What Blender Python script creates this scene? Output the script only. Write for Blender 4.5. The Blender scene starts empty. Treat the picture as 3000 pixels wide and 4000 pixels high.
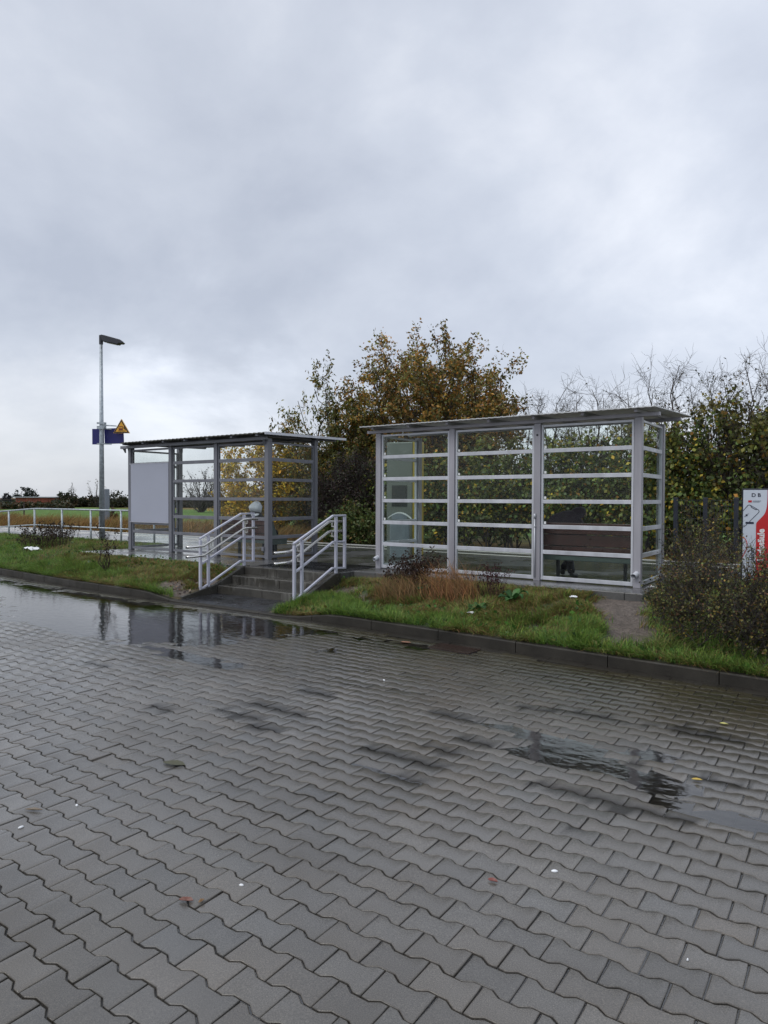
import bpy, math, random
import numpy as np
from mathutils import Vector, Matrix

rng = np.random.default_rng(7)
random.seed(7)
S = bpy.context.scene
COL = S.collection
PI = math.pi
def A3(*a): return np.array(a, float)

# ------------------------------------------------------------------ noise
_perm = np.random.default_rng(3).random((257, 257))
def vnoise(x, y):
    x = np.asarray(x, float); y = np.asarray(y, float)
    xi = np.floor(x).astype(int); yi = np.floor(y).astype(int)
    fx = x - xi; fy = y - yi
    fx = fx*fx*(3-2*fx); fy = fy*fy*(3-2*fy)
    xi %= 256; yi %= 256
    a = _perm[xi, yi]; b = _perm[xi+1, yi]; c = _perm[xi, yi+1]; d = _perm[xi+1, yi+1]
    return (a*(1-fx)+b*fx)*(1-fy)+(c*(1-fx)+d*fx)*fy
def fbm(x, y, s=1.0, o=3):
    t = 0; a = 1; n = 0
    for i in range(o):
        t = t + a*vnoise(np.asarray(x)*s+17.3*i, np.asarray(y)*s+5.1*i); n += a; a *= .5; s *= 2.03
    return t/n
def sstep(a, b, x):
    t = np.clip((x-a)/(b-a), 0, 1); return t*t*(3-2*t)

# ------------------------------------------------------------------ mesh helpers
def mesh_arrays(name, verts, faces, cols=None, smooth=False):
    """verts (N,3); faces = list of (M,k) int arrays; cols (N,3) point colours"""
    me = bpy.data.meshes.new(name)
    verts = np.asarray(verts, np.float32)
    me.vertices.add(len(verts)); me.vertices.foreach_set('co', verts.ravel())
    loops = np.concatenate([f.ravel() for f in faces]).astype(np.int32)
    tot = np.concatenate([np.full(len(f), f.shape[1], np.int32) for f in faces])
    start = np.concatenate([[0], np.cumsum(tot)[:-1]]).astype(np.int32)
    me.loops.add(len(loops)); me.loops.foreach_set('vertex_index', loops)
    me.polygons.add(len(tot)); me.polygons.foreach_set('loop_start', start); me.polygons.foreach_set('loop_total', tot)
    if smooth: me.polygons.foreach_set('use_smooth', np.ones(len(tot), bool))
    if cols is not None:
        at = me.attributes.new('col', 'FLOAT_COLOR', 'POINT')
        c = np.ones((len(verts), 4), np.float32); c[:, :3] = cols
        at.data.foreach_set('color', c.ravel())
    me.update(calc_edges=True)
    return me

class MB:
    def __init__(s): s.v = []; s.f = []
    def add(s, vs, fs):
        o = len(s.v); s.v += [tuple(map(float, p)) for p in vs]; s.f += [tuple(i+o for i in f) for f in fs]; return s
    def box(s, x0, x1, y0, y1, z0, z1):
        return s.add([(x0,y0,z0),(x1,y0,z0),(x1,y1,z0),(x0,y1,z0),(x0,y0,z1),(x1,y0,z1),(x1,y1,z1),(x0,y1,z1)],
                     [(3,2,1,0),(4,5,6,7),(0,1,5,4),(1,2,6,5),(2,3,7,6),(3,0,4,7)])
    def bar(s, p, q, w, h, up=(0,0,1)):
        """box beam from p to q; w across, h along up"""
        p = A3(*p); q = A3(*q); d = q-p; d /= np.linalg.norm(d)
        u = A3(*up); u = u-d*(u@d); u /= np.linalg.norm(u); r = np.cross(d, u)
        vs = []
        for e in (p, q):
            for a, b in ((-1,-1),(1,-1),(1,1),(-1,1)): vs.append(e+r*a*w/2+u*b*h/2)
        return s.add(vs, [(3,2,1,0),(4,5,6,7),(0,1,5,4),(1,2,6,5),(2,3,7,6),(3,0,4,7)])
    def tube(s, pts, r, n=10, cap=True):
        pts = [A3(*p) for p in pts]; k = len(pts)
        rs = r if hasattr(r, '__len__') else [r]*k
        vs = []; fs = []; u = None
        for i in range(k):
            d = pts[min(i+1, k-1)]-pts[max(i-1, 0)]; d /= np.linalg.norm(d)+1e-9
            if u is None:
                u = np.cross(d, A3(0,0,1) if abs(d[2]) < .9 else A3(1,0,0))
            u = u-d*(u@d); u /= np.linalg.norm(u)+1e-9; w = np.cross(d, u)
            for j in range(n):
                a = 2*PI*j/n; vs.append(pts[i]+(u*math.cos(a)+w*math.sin(a))*rs[i])
        for i in range(k-1):
            for j in range(n):
                j2 = (j+1) % n; fs.append((i*n+j, i*n+j2, (i+1)*n+j2, (i+1)*n+j))
        if cap:
            fs.append(tuple(range(n-1, -1, -1))); fs.append(tuple((k-1)*n+j for j in range(n)))
        return s.add(vs, fs)
    def prism(s, poly, d):
        """poly: list of 3d points; extruded by vector d"""
        n = len(poly); P = [A3(*p) for p in poly]; d = A3(*d)
        return s.add(P+[p+d for p in P], [tuple(range(n-1,-1,-1)), tuple(range(n, 2*n))]+[(i,(i+1)%n,n+(i+1)%n,n+i) for i in range(n)])
    def build(s, name, mat, parent=None, bevel=0, smooth=False, loc=None):
        me = bpy.data.meshes.new(name); me.from_pydata(s.v, [], s.f); me.update()
        import bmesh
        bm = bmesh.new(); bm.from_mesh(me); bmesh.ops.recalc_face_normals(bm, faces=bm.faces); bm.to_mesh(me); bm.free()
        return link(name, me, mat, parent, bevel, smooth, loc)
def link(name, me, mat, parent=None, bevel=0, smooth=False, loc=None):
    o = bpy.data.objects.new(name, me); COL.objects.link(o)
    if mat is not None: me.materials.append(mat)
    if parent is not None: o.parent = parent
    if loc is not None: o.location = loc
    if smooth:
        me.polygons.foreach_set('use_smooth', np.ones(len(me.polygons), bool))
    if bevel:
        m = o.modifiers.new('bevel', 'BEVEL'); m.width = bevel; m.segments = 2; m.limit_method = 'ANGLE'
    return o
def tag(o, label, cat, group=None, kind=None):
    if label: o['label'] = label
    if cat: o['category'] = cat
    if group: o['group'] = group
    if kind: o['kind'] = kind
    return o
def thing(name, label, cat, loc=(0,0,0), rz=0, group=None):
    o = bpy.data.objects.new(name, None); COL.objects.link(o); o.location = loc; o.rotation_euler = (0,0,rz)
    o.empty_display_size = .2
    return tag(o, label, cat, group)
def structure(o, label=None, cat=None):
    return tag(o, label, cat, None, 'structure')

# ------------------------------------------------------------------ materials
def newmat(name):
    m = bpy.data.materials.new(name); m.use_nodes = True
    nt = m.node_tree; nt.nodes.clear()
    out = nt.nodes.new('ShaderNodeOutputMaterial'); b = nt.nodes.new('ShaderNodeBsdfPrincipled')
    nt.links.new(b.outputs[0], out.inputs[0])
    return m, nt, b, out
def N(nt, t, **kw):
    n = nt.nodes.new('ShaderNode'+t)
    for k, v in kw.items():
        if k.startswith('i_'):
            n.inputs[k[2:].replace('_', ' ')].default_value = v
        else: setattr(n, k, v)
    return n
def ramp(nt, src, stops):
    r = nt.nodes.new('ShaderNodeValToRGB'); e = r.color_ramp.elements
    while len(e) < len(stops): e.new(.5)
    for el, (p, c) in zip(e, stops):
        el.position = p; el.color = (*c, 1) if len(c) == 3 else c
    nt.links.new(src, r.inputs[0]); return r
def g3(v): return (v, v, v)
def objco(nt):
    return N(nt, 'TexCoord').outputs['Object']
def geoco(nt):
    return N(nt, 'NewGeometry').outputs['Position']
def simple(name, col, rough=.5, metal=0, var=.12, scale=6, bump=0, bscale=60, spec=.5, rvar=.1, streak=False):
    m, nt, b, out = newmat(name)
    co = geoco(nt)
    if streak:
        mp = N(nt, 'Mapping'); mp.inputs['Scale'].default_value = (1, 1, .12); nt.links.new(co, mp.inputs[0]); co = mp.outputs[0]
    n = N(nt, 'TexNoise', i_Scale=scale, i_Detail=6.0, i_Roughness=.6); nt.links.new(co, n.inputs['Vector'])
    c0 = tuple(max(0, c*(1-var)) for c in col); c1 = tuple(min(1, c*(1+var)) for c in col)
    r = ramp(nt, n.outputs[0], [(.3, c0), (.7, c1)]); nt.links.new(r.outputs[0], b.inputs['Base Color'])
    rr = ramp(nt, n.outputs[0], [(.3, g3(max(.03, rough-rvar))), (.7, g3(min(1, rough+rvar)))]); nt.links.new(rr.outputs[0], b.inputs['Roughness'])
    b.inputs['Metallic'].default_value = metal; b.inputs['Specular IOR Level'].default_value = spec
    if bump:
        n2 = N(nt, 'TexNoise', i_Scale=bscale, i_Detail=4.0); nt.links.new(geoco(nt), n2.inputs['Vector'])
        bp = N(nt, 'Bump', i_Strength=bump, i_Distance=.01); nt.links.new(n2.outputs[0], bp.inputs['Height']); nt.links.new(bp.outputs[0], b.inputs['Normal'])
    return m
def attrmat(name, rough=.5, trans=.25, spec=.3):
    m, nt, b, out = newmat(name)
    a = N(nt, 'Attribute', attribute_name='col'); nt.links.new(a.outputs['Color'], b.inputs['Base Color'])
    b.inputs['Roughness'].default_value = rough; b.inputs['Specular IOR Level'].default_value = spec
    if trans:
        t = N(nt, 'BsdfTranslucent'); nt.links.new(a.outputs['Color'], t.inputs[0])
        mx = N(nt, 'MixShader'); mx.inputs[0].default_value = trans
        nt.links.new(b.outputs[0], mx.inputs[1]); nt.links.new(t.outputs[0], mx.inputs[2]); nt.links.new(mx.outputs[0], out.inputs[0])
    return m
def glassmat(name, tint, dirt=.06, gloss_r=.02):
    m, nt, b, out = newmat(name)
    tr = N(nt, 'BsdfTransparent'); tr.inputs[0].default_value = (*tint, 1)
    gl = N(nt, 'BsdfGlossy'); gl.inputs['Roughness'].default_value = gloss_r
    fr = N(nt, 'Fresnel', i_IOR=1.34)
    ge = N(nt, 'NewGeometry'); fb = N(nt, 'Math', operation='SUBTRACT'); fb.inputs[0].default_value = 1.0; nt.links.new(ge.outputs['Backfacing'], fb.inputs[1])
    fm_ = N(nt, 'Math', operation='MULTIPLY'); nt.links.new(fr.outputs[0], fm_.inputs[0]); nt.links.new(fb.outputs[0], fm_.inputs[1])
    mx = N(nt, 'MixShader'); nt.links.new(fm_.outputs[0], mx.inputs[0]); nt.links.new(tr.outputs[0], mx.inputs[1]); nt.links.new(gl.outputs[0], mx.inputs[2])
    df = N(nt, 'BsdfDiffuse'); df.inputs[0].default_value = (.5, .53, .5, 1)
    mp = N(nt, 'Mapping'); mp.inputs['Scale'].default_value = (5, 5, 1.6); nt.links.new(geoco(nt), mp.inputs[0])
    n = N(nt, 'TexNoise', i_Scale=2.2, i_Detail=7.0, i_Roughness=.7); nt.links.new(mp.outputs[0], n.inputs['Vector'])
    r = ramp(nt, n.outputs[0], [(.35, g3(dirt*.3)), (.75, g3(dirt*2.2))])
    mx2 = N(nt, 'MixShader'); nt.links.new(r.outputs[0], mx2.inputs[0]); nt.links.new(mx.outputs[0], mx2.inputs[1]); nt.links.new(df.outputs[0], mx2.inputs[2])
    nt.links.new(mx2.outputs[0], out.inputs[0])
    return m

M = {}
M['post'] = simple('lilac grey powder coat', (.30,.295,.325), .42, .15, .20, 5, .08, 300, streak=True)
M['alu'] = simple('pale aluminium', (.50,.515,.555), .38, .25, .18, 5, 0, streak=True)
M['darkpost'] = simple('mid grey paint', (.155,.16,.182), .4, .1, .22, 5, .06, 300, streak=True)
M['roofsheet'] = simple('ribbed sheet', (.55,.56,.57), .4, .1, .18, 2.2, .05, 40)
M['mossroof'] = simple('mossy fibre sheet', (.055,.055,.045), .75, 0, .7, 9, .5, 60)
M['panel'] = simple('blank grey panel', (.33,.35,.42), .5, 0, .03, 2)
M['rail'] = simple('lavender grey painted steel', (.47,.48,.56), .4, .1, .06, 4)
M['steel'] = simple('stainless steel', (.62,.61,.59), .25, 1, .08, 8)
M['galv'] = simple('galvanised steel', (.34,.38,.41), .45, .35, .35, 14, .05, 30)
M['black'] = simple('black rubber', (.015,.016,.02), .5)
M['lamp'] = simple('anthracite metal', (.035,.037,.045), .45, .2)
M['blue'] = simple('dark blue sign back', (.012,.012,.13), .45)
M['yellow'] = simple('yellow reflective sheet', (.70,.36,.03), .45, 0, .06)
M['signblack'] = simple('black print', (.01,.01,.01), .5)
M['signbrown'] = simple('brown red print', (.16,.03,.015), .5)
M['white'] = simple('white paint', (.75,.76,.78), .4, 0, .03)
M['signwhite'] = simple('sign white', (.55,.60,.68), .4, 0, .02)
M['signred'] = simple('sign red', (.50,.015,.018), .4, 0, .04)
M['navy'] = simple('navy print', (.008,.012,.035), .5)
M['sticker'] = simple('sticker white', (.7,.72,.72), .5)
M['fence'] = simple('blue grey fence coat', (.018,.022,.034), .45, .1)
M['wood'] = simple('red brown bench wood', (.050,.0125,.010), .35, 0, .35, 12, .15, 60)
M['benchmetal'] = simple('green grey metal', (.075,.10,.095), .45, .1)
M['binmetal'] = simple('grey bin metal', (.20,.23,.27), .4, .2, .1)
M['hoodmetal'] = simple('silver hood', (.74,.76,.78), .35, 0, .06)
M['block'] = simple('pale grey machine', (.135,.15,.135), .45, 0, .05)
M['mustard'] = simple('yellow machine edge', (.33,.24,.02), .45)
M['screen'] = simple('dark screen', (.02,.025,.025), .15)
M['iron'] = simple('rusty cast iron', (.045,.028,.022), .4, .4, .3, 30, .2, 90)
M['brick'] = simple('dull red brick', (.20,.055,.035), .8, 0, .3, 1.2)
M['flatroof'] = simple('pale flat roof', (.35,.38,.42), .6)
M['bark'] = simple('grey brown bark', (.050,.040,.034), .85, 0, .3, 20, .3, 60)
M['darkbark'] = simple('dark wet twigs', (.030,.024,.022), .7, 0, .3, 20)
M['hood'] = simple('pale grey hood cloth', (.70,.74,.79), .8, 0, .06, 25, .3, 120)
M['jacketdark'] = simple('black jacket cloth', (.012,.014,.020), .6, 0, .3, 15, .3, 90, spec=.12)
M['jacketplum'] = simple('dark plum jacket cloth', (.018,.012,.020), .65, 0, .3, 15, .3, 90, spec=.12)
M['trousers'] = simple('dark trousers', (.012,.014,.022), .7, 0, .2, 20, spec=.12)
M['shoe'] = simple('dark grey shoe', (.03,.032,.032), .5)
M['skin'] = simple('skin', (.45,.27,.20), .55, 0, .05)
M['red'] = simple('red cloth patch', (.55,.02,.02), .5)
M['litter'] = simple('white litter', (.72,.74,.76), .5)
M['leaf'] = attrmat('leaf', .42, .25)
M['grass'] = attrmat('grass blade', .5, .3, .25)
M['dry'] = attrmat('dry stalks', .7, .2, .2)
M['deadleaf'] = attrmat('fallen leaf', .4, 0, .5)
M['glass'] = glassmat('shelter glass', (.93,.965,.945), .006)
M['glassL'] = glassmat('shelter glass misted', (.96,.975,.97), .018)

# concrete family
def concrete(name, col, rough=(.2,.5), joints=None, puddle=False, bump=.15, spec=.5):
    m, nt, b, out = newmat(name); co = geoco(nt)
    n = N(nt, 'TexNoise', i_Scale=3.0, i_Detail=8.0, i_Roughness=.65); nt.links.new(co, n.inputs['Vector'])
    f = N(nt, 'TexNoise', i_Scale=160.0, i_Detail=2.0); nt.links.new(co, f.inputs['Vector'])
    c0 = tuple(c*.6 for c in col); c1 = tuple(c*1.35 for c in col)
    r = ramp(nt, n.outputs[0], [(.3, c0), (.7, c1)])
    mul = N(nt, 'MixRGB', blend_type='MULTIPLY'); mul.inputs[0].default_value = .6
    fr = ramp(nt, f.outputs[0], [(.35, g3(.6)), (.7, g3(1.25))]); nt.links.new(r.outputs[0], mul.inputs[1]); nt.links.new(fr.outputs[0], mul.inputs[2])
    colout = mul.outputs[0]
    w = N(nt, 'TexNoise', i_Scale=1.1 if puddle else 2.5, i_Detail=3.0); nt.links.new(co, w.inputs['Vector'])
    rr = ramp(nt, w.outputs[0], [(.42, g3(rough[0])), (.62, g3(rough[1]))]); nt.links.new(rr.outputs[0], b.inputs['Roughness'])
    bp = N(nt, 'Bump', i_Strength=bump, i_Distance=.004); nt.links.new(f.outputs[0], bp.inputs['Height'])
    if joints:
        bw, bh, ms = joints
        bt = N(nt, 'TexBrick', i_Scale=1.0); bt.inputs['Brick Width'].default_value = bw; bt.inputs['Row Height'].default_value = bh
        bt.inputs['Mortar Size'].default_value = ms; bt.inputs['Mortar Smooth'].default_value = .3; bt.inputs['Bias'].default_value = 0
        bt.inputs['Color1'].default_value = (.75,.75,.75,1); bt.inputs['Color2'].default_value = (1.15,1.15,1.15,1); bt.inputs['Mortar'].default_value = (.25,.25,.25,1)
        nt.links.new(co, bt.inputs['Vector'])
        m2 = N(nt, 'MixRGB', blend_type='MULTIPLY'); m2.inputs[0].default_value = 1; nt.links.new(colout, m2.inputs[1]); nt.links.new(bt.outputs['Color'], m2.inputs[2]); colout = m2.outputs[0]
        bp2 = N(nt, 'Bump', i_Strength=.6, i_Distance=.006, invert=True); nt.links.new(bt.outputs['Fac'], bp2.inputs['Height']); nt.links.new(bp.outputs[0], bp2.inputs['Normal']); bp = bp2
    nt.links.new(colout, b.inputs['Base Color']); nt.links.new(bp.outputs[0], b.inputs['Normal']); b.inputs['Specular IOR Level'].default_value = spec
    return m
M['kerb'] = concrete('wet kerb concrete', (.030,.027,.022), (.4,.65), spec=.28)
M['step'] = concrete('wet step concrete', (.050,.047,.040), (.12,.5))
def mat_step():
    m = concrete('wet step concrete with lime streaks', (.050,.047,.040), (.12,.5)); nt = m.node_tree; b = [n_ for n_ in nt.nodes if n_.type == 'BSDF_PRINCIPLED'][0]
    src = b.inputs['Base Color'].links[0].from_socket
    mp = N(nt, 'Mapping'); mp.inputs['Scale'].default_value = (14, 14, 1.2); nt.links.new(geoco(nt), mp.inputs[0])
    n = N(nt, 'TexNoise', i_Scale=1.0, i_Detail=4.0, i_Roughness=.6); nt.links.new(mp.outputs[0], n.inputs['Vector'])
    n2 = N(nt, 'TexNoise', i_Scale=1.6, i_Detail=3.0); nt.links.new(geoco(nt), n2.inputs['Vector'])
    mu = N(nt, 'Math', operation='MULTIPLY'); nt.links.new(n.outputs[0], mu.inputs[0]); nt.links.new(n2.outputs[0], mu.inputs[1])
    r = ramp(nt, mu.outputs[0], [(.28, g3(0)), (.42, g3(.75))])
    mx = N(nt, 'MixRGB'); nt.links.new(r.outputs[0], mx.inputs[0]); nt.links.new(src, mx.inputs[1]); mx.inputs[2].default_value = (.17,.165,.15,1)
    nt.links.new(mx.outputs[0], b.inputs['Base Color']); return m
M['step'] = mat_step()
M['nosing'] = concrete('pale step edge', (.16,.155,.14), (.2,.5))
M['slab'] = concrete('wet platform slabs', (.10,.10,.098), (.06,.32), (1.0,.5,.008), True)
M['landing'] = concrete('dark landing pavers', (.026,.027,.031), (.14,.4), (.2,.1,.006))
M['stud'] = concrete('tactile studs', (.035,.035,.038), (.12,.35), (.07,.07,.02))
M['whiteline'] = simple('worn white line', (.62,.61,.54), .4, 0, .15, 6)
M['coping'] = simple('platform coping', (.42,.42,.39), .4, 0, .2, 6)

def mat_paver():
    m, nt, b, out = newmat('wet double T pavers'); co = geoco(nt)
    a = N(nt, 'Attribute', attribute_name='col')
    f = N(nt, 'TexNoise', i_Scale=230.0, i_Detail=3.0, i_Roughness=.7); nt.links.new(co, f.inputs['Vector'])
    sp = N(nt, 'TexVoronoi', i_Scale=170.0); nt.links.new(co, sp.inputs['Vector'])
    g = N(nt, 'TexNoise', i_Scale=.9, i_Detail=6.0, i_Roughness=.62); nt.links.new(co, g.inputs['Vector'])
    fr = ramp(nt, f.outputs[0], [(.3, (.55,.54,.53)), (.55, (1,1,1)), (.75, (1.75,1.7,1.6))])
    m1 = N(nt, 'MixRGB', blend_type='MULTIPLY'); m1.inputs[0].default_value = 1; nt.links.new(a.outputs['Color'], m1.inputs[1]); nt.links.new(fr.outputs[0], m1.inputs[2])
    sr = ramp(nt, sp.outputs['Distance'], [(.0, (.9,.85,.75)), (.13, (0,0,0))])
    wn = N(nt, 'TexWhiteNoise'); nt.links.new(sp.outputs['Position'], wn.inputs['Vector'])
    wr = ramp(nt, wn.outputs['Value'], [(.68, g3(0)), (.72, g3(.7))])
    ml = N(nt, 'MixRGB', blend_type='MULTIPLY'); ml.inputs[0].default_value = 1; nt.links.new(sr.outputs[0], ml.inputs[1]); nt.links.new(wr.outputs[0], ml.inputs[2])
    ad = N(nt, 'MixRGB', blend_type='ADD'); ad.inputs[0].default_value = .55; nt.links.new(m1.outputs[0], ad.inputs[1]); nt.links.new(ml.outputs[0], ad.inputs[2])
    gr = ramp(nt, g.outputs[0], [(.32, (.72,.70,.66)), (.68, (1.12,1.12,1.12))])
    m2 = N(nt, 'MixRGB', blend_type='MULTIPLY'); m2.inputs[0].default_value = 1; nt.links.new(ad.outputs[0], m2.inputs[1]); nt.links.new(gr.outputs[0], m2.inputs[2])
    nt.links.new(m2.outputs[0], b.inputs['Base Color'])
    # wet film: rough damp concrete with glossier patches
    w = N(nt, 'TexNoise', i_Scale=.55, i_Detail=5.0, i_Roughness=.6); nt.links.new(co, w.inputs['Vector'])
    rr = ramp(nt, w.outputs[0], [(.40, g3(.07)), (.62, g3(.30))]); nt.links.new(rr.outputs[0], b.inputs['Roughness'])
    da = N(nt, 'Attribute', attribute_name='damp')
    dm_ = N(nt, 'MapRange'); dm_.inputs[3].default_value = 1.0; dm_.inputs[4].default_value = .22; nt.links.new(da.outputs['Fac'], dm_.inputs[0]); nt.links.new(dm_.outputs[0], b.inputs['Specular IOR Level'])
    bp = N(nt, 'Bump', i_Strength=.28, i_Distance=.0025); nt.links.new(f.outputs[0], bp.inputs['Height']); nt.links.new(bp.outputs[0], b.inputs['Normal'])
    return m
M['paver'] = mat_paver()
M['sand'] = concrete('dark wet joint sand', (.028,.026,.023), (.25,.5), None, False, .3)

def mat_water():
    m, nt, b, out = newmat('rain water film')
    co = geoco(nt)
    mp = N(nt, 'Mapping'); mp.inputs['Scale'].default_value = (1, 1.6, 1); nt.links.new(co, mp.inputs[0])
    n = N(nt, 'TexNoise', i_Scale=7.0, i_Detail=3.0, i_Roughness=.5); nt.links.new(mp.outputs[0], n.inputs['Vector'])
    bp = N(nt, 'Bump', i_Strength=.10, i_Distance=.02); nt.links.new(n.outputs[0], bp.inputs['Height'])
    tr = N(nt, 'BsdfTransparent'); tr.inputs[0].default_value = (.80,.78,.72,1)
    gl = N(nt, 'BsdfGlossy'); gl.inputs['Roughness'].default_value = .02; nt.links.new(bp.outputs[0], gl.inputs['Normal'])
    fr = N(nt, 'Fresnel', i_IOR=2.1); nt.links.new(bp.outputs[0], fr.inputs['Normal'])
    mx = N(nt, 'MixShader'); nt.links.new(fr.outputs[0], mx.inputs[0]); nt.links.new(tr.outputs[0], mx.inputs[1]); nt.links.new(gl.outputs[0], mx.inputs[2])
    nt.links.new(mx.outputs[0], out.inputs[0]); return m
M['water'] = mat_water()

def mat_soil():
    m, nt, b, out = newmat('bank soil'); co = geoco(nt)
    a = N(nt, 'Attribute', attribute_name='col')
    n = N(nt, 'TexNoise', i_Scale=9.0, i_Detail=8.0, i_Roughness=.75); nt.links.new(co, n.inputs['Vector'])
    v = N(nt, 'TexVoronoi', i_Scale=45.0); nt.links.new(co, v.inputs['Vector'])
    r = ramp(nt, n.outputs[0], [(.3, g3(.55)), (.7, g3(1.5))])
    m1 = N(nt, 'MixRGB', blend_type='MULTIPLY'); m1.inputs[0].default_value = 1; nt.links.new(a.outputs['Color'], m1.inputs[1]); nt.links.new(r.outputs[0], m1.inputs[2])
    vr = ramp(nt, v.outputs['Color'], [(.2, g3(.7)), (.8, g3(1.35))])
    m2 = N(nt, 'MixRGB', blend_type='MULTIPLY'); m2.inputs[0].default_value = .8; nt.links.new(m1.outputs[0], m2.inputs[1]); nt.links.new(vr.outputs[0], m2.inputs[2])
    nt.links.new(m2.outputs[0], b.inputs['Base Color']); b.inputs['Roughness'].default_value = .75
    bp = N(nt, 'Bump', i_Strength=.7, i_Distance=.02); nt.links.new(v.outputs['Distance'], bp.inputs['Height']); nt.links.new(bp.outputs[0], b.inputs['Normal'])
    return m
M['soil'] = mat_soil()
def mat_field():
    m, nt, b, out = newmat('field'); co = geoco(nt)
    n = N(nt, 'TexNoise', i_Scale=.08, i_Detail=6.0); nt.links.new(co, n.inputs['Vector'])
    sx = N(nt, 'SeparateXYZ'); nt.links.new(co, sx.inputs[0])
    # distance from the platform line along y, shifted by noise
    ma = N(nt, 'MapRange'); ma.inputs[1].default_value = 16; ma.inputs[2].default_value = 110; nt.links.new(sx.outputs[1], ma.inputs[0])
    ad = N(nt, 'MixRGB', blend_type='ADD'); ad.inputs[0].default_value = .14; nt.links.new(ma.outputs[0], ad.inputs[1]); nt.links.new(n.outputs[0], ad.inputs[2])
    r = ramp(nt, ad.outputs[0], [(.13, (.15,.10,.035)), (.20, (.095,.16,.045)), (.50, (.095,.165,.045)), (.60, (.17,.12,.05)), (.80, (.12,.085,.045))])
    n2 = N(nt, 'TexNoise', i_Scale=1.5, i_Detail=6.0); nt.links.new(co, n2.inputs['Vector'])
    r2 = ramp(nt, n2.outputs[0], [(.3, g3(.7)), (.7, g3(1.3))])
    m1 = N(nt, 'MixRGB', blend_type='MULTIPLY'); m1.inputs[0].default_value = 1; nt.links.new(r.outputs[0], m1.inputs[1]); nt.links.new(r2.outputs[0], m1.inputs[2])
    nt.links.new(m1.outputs[0], b.inputs['Base Color']); b.inputs['Roughness'].default_value = .9; b.inputs['Specular IOR Level'].default_value = .05
    return m
M['field'] = mat_field()
M['ballast'] = simple('track ballast', (.10,.09,.08), .8, 0, .5, 30, .8, 30)
M['earth'] = simple('dark earth', (.06,.05,.04), .8, 0, .3, 2)

# ------------------------------------------------------------------ camera (solved from the shelters' vanishing points)
CAMZ = 1.65
f, yaw, pt, ro = 2664.65, .6086, .0199, .0031
cy_, sy_ = math.cos(yaw), math.sin(yaw)
F = A3(-sy_, cy_, 0); R = A3(cy_, sy_, 0); U = A3(0, 0, 1)
F2 = F*math.cos(pt)-U*math.sin(pt); U2 = U*math.cos(pt)+F*math.sin(pt)
R3 = R*math.cos(ro)+U2*math.sin(ro); U3 = U2*math.cos(ro)-R*math.sin(ro)
cam = bpy.data.cameras.new('camera'); co = bpy.data.objects.new('camera', cam); COL.objects.link(co)
cam.sensor_fit = 'HORIZONTAL'; cam.sensor_width = 36; cam.lens = 36*f/3000; cam.clip_end = 6000; cam.clip_start = .05
co.matrix_world = Matrix(((R3[0],U3[0],-F2[0],0),(R3[1],U3[1],-F2[1],0),(R3[2],U3[2],-F2[2],CAMZ),(0,0,0,1)))
S.camera = co
def lateral(x, y): return x*R[0]+y*R[1]
def depth(x, y): return x*F[0]+y*F[1]
def spot(px, d):
    """ground point in direction of photo column px at depth d (used to lay out the far scenery)"""
    v = F2+R3*(px-1500)/f
    return v[0]*d, v[1]*d

def px_ground(px, py):
    d_ = F2+R3*(px-1500)/f-U3*(py-2000)/f; k = -CAMZ/d_[2]; return d_[0]*k, d_[1]*k

# ------------------------------------------------------------------ terrain
KX = np.array([-60,-24,-15.07,-11.81,-9.68,-5.42,-4.07,-2.20,-1.27,4,14], float)
KY = np.array([10.6,7.85,7.26,7.00,6.92,6.92,6.85,6.71,6.66,6.28,5.5], float)
def ykerb(x): return np.interp(x, KX, KY)
def kerb_drop(x):      # 1 = full height, 0 = lowered in front of the steps
    return np.clip(np.maximum(sstep(-8.75, -9.75, x), sstep(-6.5, -5.55, x)), 0, 1)
PLAT = .43
def yplat(x):
    x = np.asarray(x, float)
    return np.where(x < -14.4, 11.55, np.where(x < -6.95, 8.6, np.where(x < -2.27, 9.08, 11.9)))
def dirt(x, y):
    p = [(-2.55,9.0),(-2.38,8.4),(-2.08,7.75),(-2.02,7.42)]; d = np.full(np.shape(x), 9.)
    for (ax, ay), (bx, by) in zip(p[:-1], p[1:]):
        t = np.clip(((x-ax)*(bx-ax)+(y-ay)*(by-ay))/((bx-ax)**2+(by-ay)**2), 0, 1)
        d = np.minimum(d, np.hypot(x-ax-t*(bx-ax), y-ay-t*(by-ay)))
    m = sstep(.38, .20, d+.46*(fbm(x, y, 4.5)-.5))
    for cx, cy, r in [(-9.55,7.35,.34),(-9.2,7.9,.22),(-6.55,8.35,.30),(-6.1,8.05,.22),(-9.12,7.25,.2),(-14.9,8.55,.45),(-5.75,7.8,.2),(-3.1,7.5,.14)]:
        m = np.maximum(m, sstep(r*1.3, r*.6, np.hypot(x-cx, (y-cy)*1.2)+.3*r*(fbm(x, y, 5.)-.5)))
    return m
def gh(x, y):
    x = np.asarray(x, float); y = np.asarray(y, float)
    yk = ykerb(x)+.09; yp = yplat(x)
    yq = np.where(x > -2.27, 9.8, np.where(x < -14.4, 10.2, yp))
    t = np.clip((y-yk)/(yq-yk), 0, 1)
    h = .095*kerb_drop(x)+.02+(PLAT-.05-.095)*(t*.55+.45*t*t*(3-2*t))
    h = h+(fbm(x, y, 1.6)-.5)*.09*np.minimum(1, t*4)*np.minimum(1, (1-t)*5+.3)-dirt(x, y)*.035*np.minimum(1, t*5)
    h = np.where((x > -2.9) & (x < -1.5) & (y > 8.5) & (y < 9.4), h-.05, h)
    h = np.where(y >= yp, .36, h)
    inst = (x > -8.97) & (x < -6.93) & (y < 8.55)
    return np.where(inst, -.10, h)
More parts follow.
